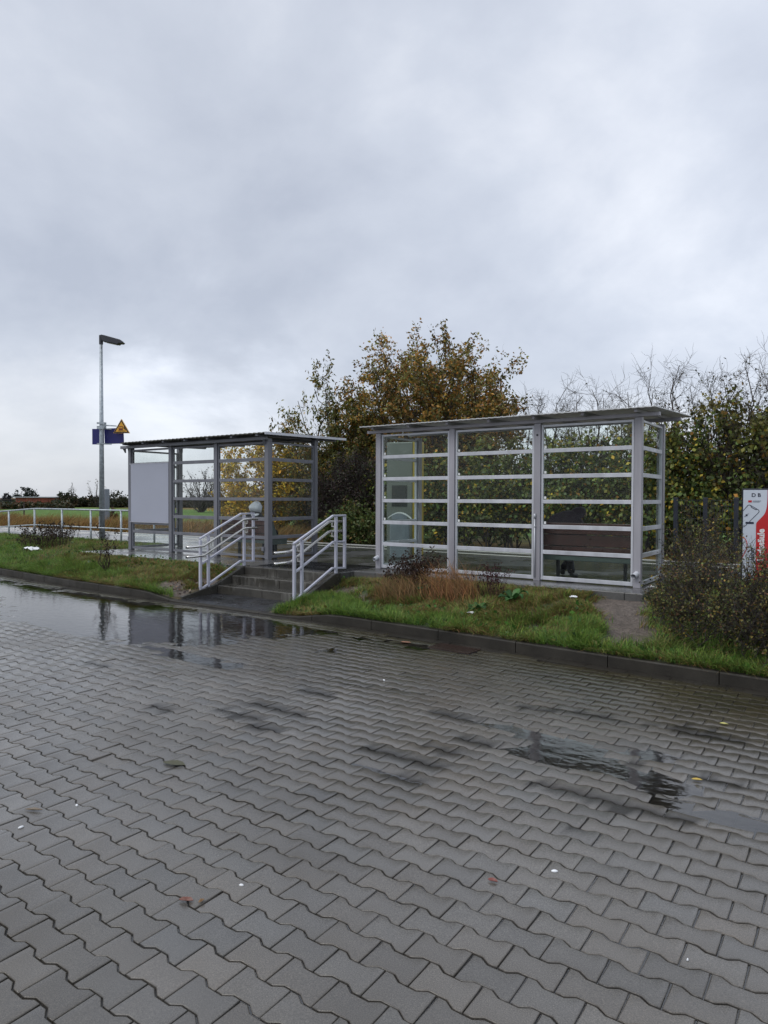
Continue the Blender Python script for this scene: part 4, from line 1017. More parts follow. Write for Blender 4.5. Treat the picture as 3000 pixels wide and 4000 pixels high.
# the hedge behind the right shelter: one continuous screen
def hedge():
    r = np.random.default_rng(31); polys = []; LPs = []; LCs = []; k = 0
    for i, px in enumerate(np.linspace(1500, 3350, 17)):
        d = np.interp(px, [1500,2000,2500,3000,3350], [22.0,21.0,19.3,17.5,16.5])+r.uniform(-.5,.6)
        x, y = spot(px, d); h = np.interp(px, [1500,1900,2300,2650,2850,3100,3350], [3.3,3.6,4.2,4.3,4.9,5.2,5.2])*r.uniform(.93,1.05)
        bs = [(x+r.uniform(-.6,.6), y+r.uniform(-.3,.3), .05) for _ in range(4)]
        p, lp, ld, lc = plant_skeleton(r, bs, (x,y,h*.46), (.95,.75,h*.54), 12, 10, 7, .026, sec=.42, twig=.26)
        polys += p; LPs += lp; LCs += [c_+k for c_ in lc]; k += 400
    x0, y0 = spot(2300, 20)
    o0 = A3(x0, y0, .05)
    t = thing('hedge', 'tall overgrown dark green hedge with yellowing leaves behind the right shelter', 'hedge', tuple(o0))
    link('stems', tubes_mesh('stems', [(p-o0, a, b) for p, a, b in polys]), M['darkbark'], t)
    P, cid = scatter_on(LPs, LCs, 6.5, .09, r, .45)
    P = P[np.abs(P[:, 0]) < 60]; cid = cid[:len(P)]
    col = palette(len(P), DRK, [4,4,2.2,3,.8,.7], r, .28)
    z = sstep(2.2, 4.2, P[:, 2])[:, None]*sstep(.35, .6, fbm(P[:, 0], P[:, 2], .9))[:, None]
    col = col*(1-z*.6)+A3(.16,.12,.028)*z*.6
    link('foliage', leaf_mesh('foliage', P-o0,   .125*r.uniform(.55, 1.35, len(P)), col, .7, .5, r), M['leaf'], t)
hedge()
for i, (px, d, zt_, rr0, lf, lab) in enumerate([
    (2150, 22.5, 5.6, 1.0, .10, 'thin bare tree above the middle of the right shelter roof, beside the autumn tree'),
    (2330, 21.5, 5.75, 1.25, .10, 'bare spreading tree above the right bay of the right shelter roof'),
    (2560, 20.5, 6.1, 1.25, .06, 'tallest bare tree behind the right end of the right shelter roof'),
    (2760, 19.0, 5.7, 1.0, .5, 'bare tree with a few dark leaves just right of the shelter roof end'),
    (2960, 18.0, 5.75, 1.0, .15, 'bare twiggy tree at the right edge above the charging column')]):
    x, y = spot(px, d)
    plant('bare_tree', lab, 'tree', 40+i, (x,y,.05), (x,y,zt_*.60), (rr0*1.45,rr0*1.2,zt_*.40), 22, 13, 9, .042, lf, .085, [(.03,.035,.012),(.09,.06,.015)], [3,1], bark='bark', sec=.5, twig=.28, up=.1, start=.3, tmin=.0045)

# twiggy shrub in the right foreground
def front_shrub(seed, x, y, h, rx, ry, n1, label, lsz=.030, dens=3.4):
    r = np.random.default_rng(seed); z0 = float(gh(x, y))
    bs = [(x+r.uniform(-rx,rx)*.75, y+r.uniform(-ry,ry)*.7, z0-.03) for _ in range(14)]
    plant('shrub', label, 'shrub', seed, (x,y,z0), (x,y,z0+h*.48), (rx,ry,h*.54), n1, 9, 6, .006, dens, lsz, [(.085,.10,.028),(.14,.125,.036),(.115,.065,.03),(.045,.05,.02),(.20,.145,.034)], [3.2,2.4,2.6,3,.9], bark='darkbark', bases=bs, crown='foliage', trunk='stems', sec=.6, twig=.42, up=.8, spread=.02, clump=.55, aspect=.6, jit=.3)
front_shrub(51, -1.05, 7.60, .95, .66, .60, 32, 'dense twiggy shrub with small leaves in the right foreground beside the kerb', .030, 3.8)
front_shrub(52, -.40, 7.35, .68, .75, .7, 34, 'twiggy shrub at the right edge in front of the charging column', .030, 3.8)
front_shrub(54, -1.66, 8.00, .72, .28, .34, 11, 'small sparse shrub between the worn dirt path and the larger twiggy shrub', .030, 3.4)
front_shrub(53, -1.75, 10.0, 1.10, .45, .5, 18, 'thin shrub with yellowish leaves between the right shelter and the mesh fence', .032, 3.0)

# ------------------------------------------------------------------ far scenery on the left
x, y = spot(785, 74)
plant('round_tree', 'round bare tree far off in the field, seen through the left shelter', 'tree', 61, (x,y,-.1), (x,y,2.75), (2.2,2.2,2.1), 20, 15, 9, .09, .25, .2, [(.05,.045,.03)], [1], bark='darkbark', start=.25, sec=.42, twig=.22, up=.3)
for i, (px, d, hh, rr0, lf, pal, nm, cat, lab) in enumerate([
    (92, 118, 3.6, 1.3, 5.0, [(.012,.022,.016),(.02,.03,.02)], 'conifer_tree', 'tree', 'dark conifer with tiered branches on the skyline at the left'),
    (118, 121, 3.7, 1.1, 5.0, [(.012,.022,.016),(.02,.03,.02)], 'conifer_tree', 'tree', 'second dark conifer just right of the tiered one on the skyline'),
    (137, 120, 3.3, .9, .8, [(.04,.04,.02)], 'small_tree', 'tree', 'thin half bare tree beside the conifers on the skyline'),
    (28, 122, 2.5, .9, 5.0, [(.03,.03,.03),(.02,.02,.03)], 'bush', 'bush', 'small dark rounded bush at the far left skyline'),
    (262, 110, 2.75, 1.6, 5, [(.02,.032,.014),(.035,.04,.018)], 'bush', 'bush', 'tall ragged bush right of the low red brick building'),
    (378, 108, 4.7, 1.5, .7, [(.08,.065,.03)], 'small_tree', 'tree', 'thin pale tree with few leaves just left of the lamp post foot'),
    (442, 106, 2.6, 1.6, 4, [(.03,.038,.018),(.05,.045,.02)], 'bush', 'bush', 'ragged bush right of the lamp post on the skyline'),
    (282, 112, 5.0, .45, .5, [(.05,.05,.03)], 'small_tree', 'tree', 'thin bare sapling rising above the ragged bush right of the brick building')]):
    x, y = spot(px, d)
    plant(nm, lab, cat, 70+i, (x,y,-.05), (x,y,hh*.52), (rr0,rr0,hh*.5), 7, 8, 5, .07, lf, .32 if lf > 2 else .2, pal, [1]*len(pal), bark='darkbark', sec=.5, twig=.32, up=(-.25 if nm == 'conifer_tree' else .6), start=.15)
def far_hedge(label, pxs, d, h, seed, pal):
    r = np.random.default_rng(seed); polys = []; LPs = []; LCs = []; k = 0
    for px in pxs:
        dd = d+r.uniform(-3, 3); x, y = spot(px, dd); hh = h*r.uniform(.8, 1.2)
        p, lp, ld, lc = plant_skeleton(r, [(x,y,-.1)], (x,y,hh*.45), (1.3,1.2,hh*.55), 6, 7, 4, .03, sec=.5, twig=.35)
        polys += p; LPs += lp; LCs += [c_+k for c_ in lc]; k += 100
    o0 = A3(*spot(pxs[0], d), 0); t = thing('hedge', label, 'hedge', tuple(o0))
    link('stems', tubes_mesh('stems', [(p-o0, a, b) for p, a, b in polys]), M['darkbark'], t)
    P, cid = scatter_on(LPs, LCs, 4.5, .15, r, .4)
    link('foliage', leaf_mesh('foliage', P-o0, .36*r.uniform(.6, 1.3, len(P)), palette(len(P), pal, [1]*len(pal), r), .7, .2, r), M['leaf'], t)
far_hedge('dark field hedge on the skyline behind the lamp post and left shelter', list(np.arange(240, 900, 22)), 110, 1.55, 91, [(.022,.032,.016),(.035,.038,.018),(.05,.035,.02)])
far_hedge('low bramble hedge in front of the brick building at the far left', list(np.arange(-160, 260, 22)), 92, .62, 92, [(.03,.042,.018),(.05,.05,.022),(.085,.055,.025)])
far_hedge('brown hedge across the field beyond the yellow bush', list(np.arange(900, 1250, 24)), 70, 1.9, 93, [(.05,.045,.02),(.08,.05,.02),(.03,.035,.016)])
x, y = spot(157, 112)
t = thing('low_building', 'long low red brick building with a pale flat roof on the far left skyline', 'building', (x,y,0), yaw)
MB().box(-3.15,3.15,-1.5,1.5,-.2,1.62).build('wall', M['brick'], t)
for i in range(5): MB().box(-3.0+i*1.26,-2.94+i*1.26,-1.53,-1.501,0,1.6).build('pilaster', M['signbrown'], t)
MB().box(-3.15,3.15,-1.52,-1.501,.78,.86).build('string_course', M['signbrown'], t)
MB().box(-3.4,3.4,-1.8,1.8,1.621,1.76).build('roof', M['flatroof'], t)
x, y = spot(22, 116)
t = thing('dark_shed', 'small dark shed with a sloping roof left of the brick building', 'shed', (x,y,0), yaw)
MB().box(-1.9,2.2,-1.2,1.2,-.2,1.1).build('wall', M['lamp'], t)
MB().prism([(-2.1,-1.4,1.05),(2.4,-1.4,1.25),(2.4,-1.4,1.36),(-2.1,-1.4,1.16)], (0,2.8,0)).build('roof', M['darkbark'], t)
x, y = spot(94, 42)
t = thing('fence_stake', 'lone dark stake standing in the field at the far left', 'post', (x,y,.05))
MB().box(-.035,.035,-.03,.03,-.1,1.25).build('stake', M['darkbark'], t); MB().box(-.04,.04,-.035,.035,1.25,1.28).build('cap', M['darkbark'], t)
x, y = spot(437, 40)
plant('bush', 'small rust brown bush in the green field beside the left shelter panel', 'bush', 95, (x,y,.05), (x,y,.55), (.4,.4,.6), 8, 6, 5, .012, 5, .1, [(.06,.035,.02),(.09,.05,.02)], [1,1], crown='foliage', trunk='stems')

# ------------------------------------------------------------------ blades (grass, reeds, dry stalks)
def blade_mesh(name, P, h, w, lean, cols, r, seg=3, az=None):
    n = len(P); az = r.uniform(0, 2*PI, n) if az is None else az; kink = r.normal(0, .12, (n,1))*A3(1,1,0)
    d = np.stack([np.cos(az), np.sin(az), 0*az], -1); s = np.stack([-d[:, 1], d[:, 0], 0*az], -1)
    tw = r.uniform(0, PI, n); s = unit(s*np.cos(tw)[:, None]+d*np.sin(tw)[:, None])
    vs = []
    for k in range(seg+1):
        t = k/seg; ww = (w*(1-t**1.6)*.5+.0004)[:, None]
        c = P+d*(lean*h*t**1.8)[:, None]+s*(kink[:, :1]*h[:, None]*math.sin(PI*t*1.6))+np.stack([0*h, 0*h, h*t*(1-.38*lean*t)], -1)
        vs += [c-s*ww, c+s*ww]
    v = np.stack(vs, 1); k = 2*(seg+1)
    b = (np.arange(n)*k)[:, None]
    fc = np.concatenate([b+np.array([[2*i, 2*i+1, 2*i+3, 2*i+2]]) for i in range(seg)])
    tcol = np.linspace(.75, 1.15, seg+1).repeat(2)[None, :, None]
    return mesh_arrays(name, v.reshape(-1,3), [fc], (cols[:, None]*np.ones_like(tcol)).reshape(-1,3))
def grass():
    r = np.random.default_rng(101)
    parts = []
    def region(n, x0, x1):
        x = r.uniform(x0, x1, n); yk = ykerb(x)+.10
        yp = np.where(x > -2.27, 11.8, np.where(x < -14.4, 11.5, yplat(x)-.01))
        y = yk+r.random(n)*(yp-yk)
        ok = (dirt(x, y) < r.uniform(.06, 1.0, n)) & ~((x > -9.08) & (x < -6.82) & (y < 8.7)) & ~((x > -14.98) & (x < -14.38) & (y > 8.6) & (y < 9.2))
        ok &= np.abs(lateral(x, y)) < depth(x, y)*.62+3.0
        ok &= fbm(x, y, 7., 2)+r.normal(0, .10, n) > .40
        return x[ok], y[ok]
    for n, a, b in ((195000, -7, 3.6), (60000, -14.5, -8.9), (70000, -26, -14.3)):
        x, y = region(n, a, b); parts.append((x, y))
    xf = r.uniform(-24, 1, 16000); xf = xf[(kerb_drop(xf) > .6) & (fbm(xf, xf*0, 2.) > .36)]; parts.append((xf, ykerb(xf)+r.uniform(.085, .13, len(xf))))
    x = np.concatenate([p[0] for p in parts]); y = np.concatenate([p[1] for p in parts]); n = len(x)
    z = gh(x, y); t = (y-ykerb(x))/(yplat(x)-ykerb(x))
    nz = fbm(x, y, 1.3); n2 = fbm(x+9, y, 4.)
    dry = sstep(.30, .60, nz*.75+.42*np.clip(t, 0, 1)*np.where(x < -14.4, .35, 1)-.08*(x < -14.4)+.1*(n2-.5))
    dry = np.where((x > -2.2), dry*.5+.2, dry)
    h = (.075+.10*n2+.05*r.random(n))*np.where(dry > .6, .72, 1)*np.where(t > .9, .7, 1)*np.where(x < -9, .95, 1.)
    green = palette(n, [(.15,.25,.045),(.11,.20,.04),(.22,.29,.065),(.075,.13,.032)], [3,3,1.6,2], r, .22)
    straw = palette(n, [(.25,.18,.065),(.15,.10,.045),(.33,.24,.10),(.13,.15,.04)], [3,3,1.4,2.4], r, .25)
    isdry = r.random(n) < dry*.80
    c = np.where(isdry[:, None], straw, green)
    lean = np.clip(r.normal(.55, .35, n)+isdry*.45, .05, 1.6)
    azb = fbm(x, y, 2.2, 2)*4*PI; az = azb+r.normal(0, .8, n); fr_e = (y < ykerb(x)+.16) & (r.random(n) < .6); az = np.where(fr_e, -PI/2+r.normal(0, .7, n), az); lean = np.where(fr_e, lean+.35, lean)
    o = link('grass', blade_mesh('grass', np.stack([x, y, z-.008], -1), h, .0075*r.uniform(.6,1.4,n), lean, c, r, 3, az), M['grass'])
    tag(o, 'green and brown rough grass on the bank in front of the shelters', 'grass', None, 'stuff')
grass()
def ground_leaves():      # clover, dandelion and other low herbs between the blades
    r = np.random.default_rng(104); n = 5200
    x = r.uniform(-22, .5, n); y = ykerb(x)+.12+r.random(n)**1.3*(np.where(x < -14.4, 4, 1.7))
    ok = (fbm(x+40, y, 1.2) > .50) & (dirt(x, y) < .4) & ~((x > -9.1) & (x < -6.8) & (y < 8.7)); x = x[ok]; y = y[ok]; n = len(x)
    P = np.stack([x, y, gh(x, y)+r.uniform(.01,.08,n)], -1)
    o = link('weeds', leaf_mesh('weeds', P, r.uniform(.03,.085,n), palette(n, [(.045,.11,.02),(.07,.15,.03),(.035,.075,.02),(.14,.13,.03)], [3,3,2,.5], r), .6, -.1, r), M['leaf'])
    tag(o, 'broad leaved low weeds mixed into the grass bank', 'weeds', None, 'stuff')
ground_leaves()
def reeds():
    r = np.random.default_rng(102); n = 42000
    x = r.uniform(-62, -12, n); y = 16.6+r.random(n)*3.6
    ok = (np.abs(lateral(x, y)) < depth(x, y)*.62+1); x = x[ok]; y = y[ok]; n = len(x)
    h = (.55+.75*fbm(x, y, .5))*r.uniform(.7, 1.15, n)
    c = palette(n, [(.25,.135,.045),(.32,.20,.075),(.15,.085,.035),(.17,.155,.045),(.40,.28,.12)], [2.6,2.5,3,2,.8], r, .25)
    az = r.normal(.6, .5, n)
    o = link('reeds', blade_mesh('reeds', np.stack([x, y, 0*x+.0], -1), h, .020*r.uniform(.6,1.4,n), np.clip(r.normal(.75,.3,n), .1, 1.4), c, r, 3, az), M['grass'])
    tag(o, 'rust and straw coloured reeds along the track on the left', 'reeds', None, 'stuff')
reeds()
def clump(name, label, cat, seed, x, y, rx, ry, n, h, pal, w, lean=.5, az0=None, wd=.006, seeds=None):
    r = np.random.default_rng(seed); z0 = float(gh(x, y))
    t = thing(name, label, cat, (x,y,z0))
    a = r.uniform(0, 2*PI, n); q = r.random(n)**.6
    P = np.stack([np.cos(a)*q*rx, np.sin(a)*q*ry, 0*a], -1); P[:, 2] = gh(x+P[:, 0], y+P[:, 1])-z0-.01
    az = a+r.normal(0, .8, n) if az0 is None else r.normal(az0, .75, n)
    hh = h*r.uniform(.45, 1.15, n); ln = np.clip(r.normal(lean, .25, n), .02, 1.5)
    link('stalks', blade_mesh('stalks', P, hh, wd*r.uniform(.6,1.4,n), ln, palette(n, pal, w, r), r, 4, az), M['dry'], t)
    if seeds:
        k = r.choice(n, seeds[0]); d = np.stack([np.cos(az[k]), np.sin(az[k]), 0*az[k]], -1)
        tt_ = r.uniform(.6, 1, len(k)); T = P[k]+d*(ln[k]*hh[k]*tt_**1.8)[:, None]; T[:, 2] += hh[k]*tt_*(1-.38*ln[k]*tt_)
        link('seed_heads', leaf_mesh('seed_heads', T, seeds[1]*r.uniform(.6,1.4,len(k)), palette(len(k), seeds[2], [1]*len(seeds[2]), r), .6, .3, r), M['dry'], t)
    return t
TAN = [(.27,.14,.06),(.19,.095,.042),(.34,.20,.085),(.11,.06,.03)]
clump('dry_grass', 'tall tan dry grass tussock in front of the middle bay of the right shelter', 'dry grass', 201, -4.55, 8.15, .40, .28, 620, .56, TAN, [3,3,1.4,2.5], .55, 2.6, .0065)
clump('dry_grass', 'short brown dry tussock in front of the left bay of the right shelter', 'dry grass', 202, -5.30, 8.00, .36, .28, 700, .40, [(.21,.125,.058),(.13,.08,.04),(.28,.18,.08),(.09,.10,.03)], [3,3,2,1.5], .75, 2.7, .0065)
clump('dead_weed', 'dark brown dead weed with feathery seed heads leaning over the brown tussock', 'weed', 203, -5.55, 8.45, .35, .22, 190, .62, [(.05,.03,.022),(.035,.022,.018)], [1,1], .7, .3, .006, (2200, .035, [(.035,.022,.018),(.055,.035,.026)]))
clump('dead_weed', 'dark red dead weed at the right of the tall tan tussock', 'weed', 204, -4.02, 8.35, .16, .14, 60, .55, [(.055,.022,.020),(.04,.02,.018)], [1,1], .45, 2.2, .006, (420, .03, [(.06,.02,.02),(.04,.018,.018)]))
clump('dead_weed', 'bare blackish dead stalk standing alone in the grass before the left shelter', 'weed', 205, -11.75, 7.62, .07, .06, 16, .95, [(.03,.02,.016)], [1], .28, 2.4, .016, (170, .04, [(.03,.022,.018)]))
clump('dead_weed', 'blackish umbel weeds with dark seed heads at the left edge below the guard rail', 'weed', 206, -17.6, 9.6, .9, .5, 260, .62, [(.07,.05,.03),(.04,.03,.02)], [1,1], .35, None, .010, (700, .055, [(.02,.015,.014),(.035,.025,.02)]))
clump('dead_weed', 'thin dark umbel weeds in front of the second guard rail post', 'weed', 207, -19.3, 11.0, .9, .3, 90, .62, [(.06,.045,.03),(.035,.025,.02)], [1,1], .3, None, .010, (260, .055, [(.02,.015,.014)]))
clump('grass_tuft', 'pale yellow green grass tuft under the shrub beside the kerb', 'grass tuft', 208, -1.55, 7.15, .20, .14, 260, .24, [(.12,.15,.04),(.16,.17,.05),(.07,.11,.025)], [2,2,1], .9, None, .008)

def dock(label, seed, x, y, specs, cat='dock plant', col=((.030,.080,.024),(.045,.115,.03)), dz=0):
    """big leaves: list of (azimuth, length, width, rise)"""
    r = np.random.default_rng(seed); z0 = float(gh(x, y))+dz
    t = thing('dock_plant', label, cat, (x,y,z0), 0, None)
    for az, ln, wd, rise in specs:
        ln *= .82; rise *= .7; wd *= .95
        d = A3(math.cos(az), math.sin(az), 0); s = A3(-d[1], d[0], 0); vs = []; cs = []; nU, nV = 9, 6
        c0 = palette(1, list(col), [1,1], r, .18)[0]
        for i in range(nU+1):
            u = i/nU; wv_ = wd*.5*math.sin(PI*min(1, u*.93+.07))**.7*(1-.35*u)
            cc = d*ln*u*(1-.15*u)+A3(0,0,1)*(rise*math.sin(PI*.62*u)-.05*u*u)
            for j in range(nV+1):
                q = j/nV*2-1
                p = cc+s*wv_*q+A3(0,0,1)*(abs(q)*wv_*.35+.012*math.sin(9*u+5*q+seed)*abs(q))
                vs.append(p); cs.append(c0*(1.5 if abs(q) < .2 else 1)*(.9+.2*r.random()))
        ii = np.arange((nU+1)*(nV+1)).reshape(nU+1, nV+1)
        fc = np.stack([ii[:-1,:-1], ii[1:,:-1], ii[1:,1:], ii[:-1,1:]], -1).reshape(-1,4)
        link('leaf', mesh_arrays('leaf', np.array(vs), [fc], np.array(cs), True), M['leaf'], t)
dock('broad dark green dock leaves between the two dry tussocks', 301, -4.98, 8.28, [(-1.2,.34,.15,.22),(-.3,.36,.16,.24),(-2.0,.30,.14,.18),(.6,.30,.13,.30),(2.4,.3,.14,.2)])
dock('large drooping dock leaves beside the right bay of the right shelter', 302, -3.72, 8.30, [(-.6,.36,.15,.20),(-1.5,.34,.14,.12),(.2,.30,.13,.24),(2.6,.32,.15,.20),(1.3,.26,.12,.26),(-2.4,.30,.15,.14)])
dock('crumpled dock leaves low in the grass left of the larger dock', 303, -3.98, 7.78, [(-.4,.24,.17,.13),(-1.6,.22,.18,.10),(.9,.22,.16,.15),(2.7,.22,.17,.13)])
dock('yellowing dock leaf below the large drooping dock', 304, -3.86, 8.02, [(-2.4,.2,.13,.09),(-1.4,.15,.10,.07)], 'dock plant', ((.26,.20,.03),(.12,.14,.03)))
dock('small pale green herb in the grass right of the middle of the kerb', 305, -2.9, 7.18, [(-.4,.16,.05,.12),(-1.6,.15,.05,.10),(.9,.14,.05,.14),(2.7,.15,.05,.12),(-2.4,.13,.05,.1)], 'weed', ((.07,.16,.03),(.09,.19,.04)))
dock('leafy herb at the foot of the brown tussock', 306, -5.05, 7.55, [(-.4,.17,.09,.10),(-1.6,.17,.09,.08),(.9,.15,.08,.12),(2.7,.16,.09,.1),(-2.4,.15,.08,.1)], 'weed', ((.05,.11,.03),(.07,.13,.035)))

# ------------------------------------------------------------------ litter and fallen leaves
def scrap(label, x, y, z, s, seed, mat='litter', cat='litter', nm='paper_scrap'):
    r = np.random.default_rng(seed); n = 6; vs = []; 
    for i in range(n):
        for j in range(n):
            vs.append(((i/(n-1)-.5)*s+r.normal(0,.06*s), (j/(n-1)-.5)*s*.8+r.normal(0,.06*s), .25*s*r.random()*(1 if 0 < i < n-1 else .4)))
    m = MB(); m.add(vs, [(i*n+j,(i+1)*n+j,(i+1)*n+j+1,i*n+j+1) for i in range(n-1) for j in range(n-1)])
    o = m.build(nm, M[mat], None, loc=(x,y,z)); o.modifiers.new('solid', 'SOLIDIFY').thickness = .003
    tag(o, label, cat)
def onbank(x, y): return float(gh(x, y))
scrap('white plastic bag lying in the grass at the left edge', -17.05, 9.0, onbank(-17.05,9.0)+.04, .36, 1, cat='plastic bag', nm='plastic_bag')
scrap('white paper scrap in the grass below the crumpled dock leaves', -3.92, 7.50, onbank(-3.92,7.5)+.05, .075, 2)
scrap('white paper scrap high on the bank in front of the right bay', -2.98, 8.52, onbank(-2.98,8.52)+.06, .085, 3)
scrap('small white scrap on the bank below the right stair railing', -6.42, 7.62, onbank(-6.42,7.62)+.04, .04, 4)
scrap('flat white scrap on the slab behind the corner post of the right shelter', -2.33, 9.80, PLAT+.004, .11, 5)
def fallen(label, px, py, ln, wd, az, col, seed):
    x, y = px_ground(px, py); r = np.random.default_rng(seed)
    sh = [(-.5,0),(-.3,.32),(0,.5),(.3,.36),(.5,0),(.3,-.36),(0,-.5),(-.3,-.32)]
    m = MB(); up = [(a*ln, b*wd, .006+.004*r.random()+abs(b)*.010) for a, b in sh]
    m.add([(0,0,.004)]+up, [(0,i+1,(i+1) % 8+1) for i in range(8)])
    mt = simple('fallen leaf tint', col, .45, 0, .25, 60)
    o = m.build('fallen_leaf', mt, None, loc=(x,y,float(und(x,y))+.001)); o.rotation_euler[2] = az
    o.modifiers.new('solid', 'SOLIDIFY').thickness = .0015
    tag(o, label, 'leaf')
fallen('reddish brown fallen leaf on the paving near the lower left', 727, 3528, .062, .028, .5, (.13,.045,.03), 1)
fallen('small tan leaf fragment right of the reddish brown leaf at lower left', 787, 3532, .03, .012, 1.5, (.22,.13,.06), 2)
fallen('curled olive leaf with a stalk on the damp paving left of centre', 680, 2992, .16, .07, .3, (.06,.06,.03), 3)
fallen('brown fallen leaf at the left edge of the paving', 132, 3174, .10, .02, .55, (.11,.08,.05), 4)
fallen('red leaf fragment on the paving right of centre', 1925, 3448, .045, .022, .2, (.17,.04,.03), 5)
fallen('yellow leaf on the paving near the right edge', 2722, 3050, .06, .03, .3, (.42,.30,.06), 6)
fallen('pale yellow leaf on the wet paving below the kerb at the right', 2828, 2836, .06, .03, .2, (.40,.38,.12), 7)
fallen('brown leaf on the wet paving left of the drain grate', 1585, 2510, .13, .06, .2, (.20,.09,.05), 8)
for i, (px, py, s, lab) in enumerate([(2166, 3407, .026, 'white pebble on the paving right of centre'), (82, 3240, .026, 'pale oval pebble on the paving at the left edge'), (300, 3152, .022, 'white oval pebble right of the brown leaf at the left'),
        (943, 3465, .018, 'small white fleck on the paving left of centre'), (2686, 3754, .010, 'tiny white pebble on the paving at lower right'), (1500, 2660, .03, 'white speck on the wet paving below the kerb')]):
    x, y = px_ground(px, py); m = MB(); 
    m.tube([(0,0,-.002),(0,0,.002),(0,0,.006)], [s*.5, s*.6, s*.3], 10)
    o = m.build('pebble', M['litter'], None, loc=(x,y,float(und(x,y))+.001), smooth=True); o.scale = (1, .55, 1); o.rotation_euler[2] = .6+i
    tag(o, lab, 'pebble')
def leaf_litter():
    r = np.random.default_rng(401); n = 1500
    x = np.concatenate([r.uniform(-1.75, .8, n), r.uniform(-9.6, -9.0, 90), r.uniform(-9.5, -3, 120)]); y = ykerb(x)+np.concatenate([.1+r.random(n)**1.4*1.3, r.uniform(.3,.9,90), r.uniform(.2,1.6,120)])
    P = np.stack([x, y, gh(x, y)+r.uniform(.004,.03,len(x))], -1)
    dirs = np.concatenate([r.normal(size=(len(x),2)), np.full((len(x),1), .05)], 1)
    o = link('leaf_litter', leaf_mesh('leaf_litter', P, r.uniform(.03,.08,len(x)), palette(len(x), [(.06,.03,.02),(.03,.018,.014),(.12,.06,.025),(.20,.13,.03)], [4,4,2,.5], r), .6, 0, r, dirs*2), M['deadleaf'])
    tag(o, 'dark wet fallen leaves under the shrub beside the kerb', 'fallen leaves', None, 'stuff')
leaf_litter()

# ------------------------------------------------------------------ sky and light
W_ = bpy.data.worlds.new('World'); S.world = W_; W_.use_nodes = True
nt = W_.node_tree; nt.nodes.clear()
out = N(nt, 'OutputWorld'); bg = N(nt, 'Background'); nt.links.new(bg.outputs[0], out.inputs[0]); bg.inputs[1].default_value = .1
sky = N(nt, 'TexSky', sky_type='NISHITA', sun_disc=False); 
SE, SR = math.radians(52), math.radians(200)
sky.sun_elevation = SE; sky.sun_rotation = SR
tc = N(nt, 'TexCoord'); sx = N(nt, 'SeparateXYZ'); nt.links.new(tc.outputs['Generated'], sx.inputs[0])
def math_(op, a, b=None, clamp=False):
    n_ = N(nt, 'Math', operation=op, use_clamp=clamp)
    for i, v in enumerate((a, b)):
        if v is None: continue
        if isinstance(v, (int, float)): n_.inputs[i].default_value = v
        else: nt.links.new(v, n_.inputs[i])
    return n_.outputs[0]
zz = math_('ADD', math_('MAXIMUM', sx.outputs[2], 0.0), .45)
cb = N(nt, 'CombineXYZ'); nt.links.new(math_('DIVIDE', sx.outputs[0], zz), cb.inputs[0]); nt.links.new(math_('DIVIDE', sx.outputs[1], zz), cb.inputs[1])
mp = N(nt, 'Mapping'); mp.inputs['Location'].default_value = (3.1, 7.7, 0); mp.inputs['Rotation'].default_value = (0,0,.5); nt.links.new(cb.outputs[0], mp.inputs[0])
n1 = N(nt, 'TexNoise', i_Scale=1.9, i_Detail=9.0, i_Roughness=.56, i_Distortion=.15); nt.links.new(mp.outputs[0], n1.inputs['Vector'])
n2 = N(nt, 'TexNoise', i_Scale=.75, i_Detail=3.0, i_Roughness=.5); nt.links.new(mp.outputs[0], n2.inputs['Vector'])
mixn = math_('ADD', math_('MULTIPLY', n1.outputs[0], .62), math_('MULTIPLY', n2.outputs[0], .38))
cr = ramp(nt, mixn, [(.37, (4.8,5.2,6.1)), (.49, (6.0,6.4,7.25)), (.64, (8.3,8.55,9.15))])
hz = N(nt, 'MapRange'); hz.inputs[1].default_value = 0; hz.inputs[2].default_value = .20; hz.inputs[3].default_value = 1; hz.inputs[4].default_value = 0; nt.links.new(sx.outputs[2], hz.inputs[0])
hm = N(nt, 'MixRGB'); nt.links.new(math_('MULTIPLY', hz.outputs[0], .55), hm.inputs[0]); nt.links.new(cr.outputs[0], hm.inputs[1]); hm.inputs[2].default_value = (5.9,6.1,6.5,1)
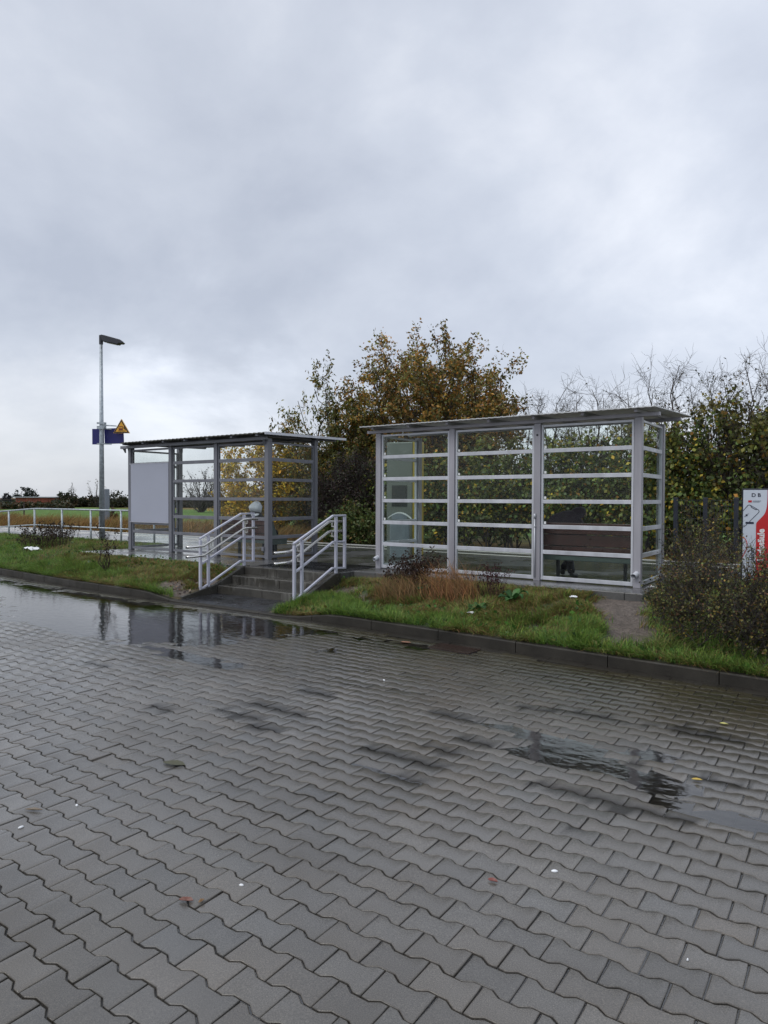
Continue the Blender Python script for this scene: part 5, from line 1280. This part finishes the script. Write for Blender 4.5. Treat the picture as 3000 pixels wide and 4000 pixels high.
dr = N(nt, 'VectorMath', operation='DOT_PRODUCT'); nt.links.new(tc.outputs['Generated'], dr.inputs[0]); dr.inputs[1].default_value = (.88,.47,0)
gl_ = N(nt, 'MapRange'); gl_.inputs[1].default_value = -.3; gl_.inputs[2].default_value = 1; gl_.inputs[3].default_value = .93; gl_.inputs[4].default_value = 1.22; nt.links.new(dr.outputs['Value'], gl_.inputs[0])
pv = F2+R3*(760-1500)/f-U3*(1500-2000)/f; pv = pv/np.linalg.norm(pv)      # a thin bright gap in the cloud, low over the platform
d2 = N(nt, 'VectorMath', operation='DOT_PRODUCT'); nt.links.new(tc.outputs['Generated'], d2.inputs[0]); d2.inputs[1].default_value = tuple(pv)
g2 = N(nt, 'MapRange', interpolation_type='SMOOTHSTEP'); g2.inputs[1].default_value = .982; g2.inputs[2].default_value = 1.0; g2.inputs[3].default_value = 0; g2.inputs[4].default_value = .24; nt.links.new(d2.outputs['Value'], g2.inputs[0])
nr = ramp(nt, n1.outputs[0], [(.42, g3(.1)), (.58, g3(1))])
gl2 = math_('ADD', gl_.outputs[0], math_('MULTIPLY', g2.outputs[0], nr.outputs[0]))
gm_ = N(nt, 'VectorMath', operation='SCALE'); nt.links.new(hm.outputs[0], gm_.inputs[0]); nt.links.new(gl2, gm_.inputs['Scale'])
sm_ = N(nt, 'MixRGB'); sm_.inputs[0].default_value = .12; nt.links.new(gm_.outputs[0], sm_.inputs[1]); nt.links.new(sky.outputs[0], sm_.inputs[2])
nt.links.new(sm_.outputs[0], bg.inputs[0])
sun = bpy.data.lights.new('sun', 'SUN'); sun.energy = 1.3; sun.angle = math.radians(40); sun.color = (1,.97,.93)
so = bpy.data.objects.new('sun', sun); COL.objects.link(so); so.rotation_euler = (PI/2-SE, 0, PI-SR)
S.view_settings.view_transform = 'Standard'; S.view_settings.look = 'None'; S.view_settings.exposure = .28; S.view_settings.gamma = 1
S.cycles.max_bounces = 10; S.cycles.transparent_max_bounces = 24; S.cycles.glossy_bounces = 4; S.cycles.diffuse_bounces = 3
S.cycles.use_denoising = True
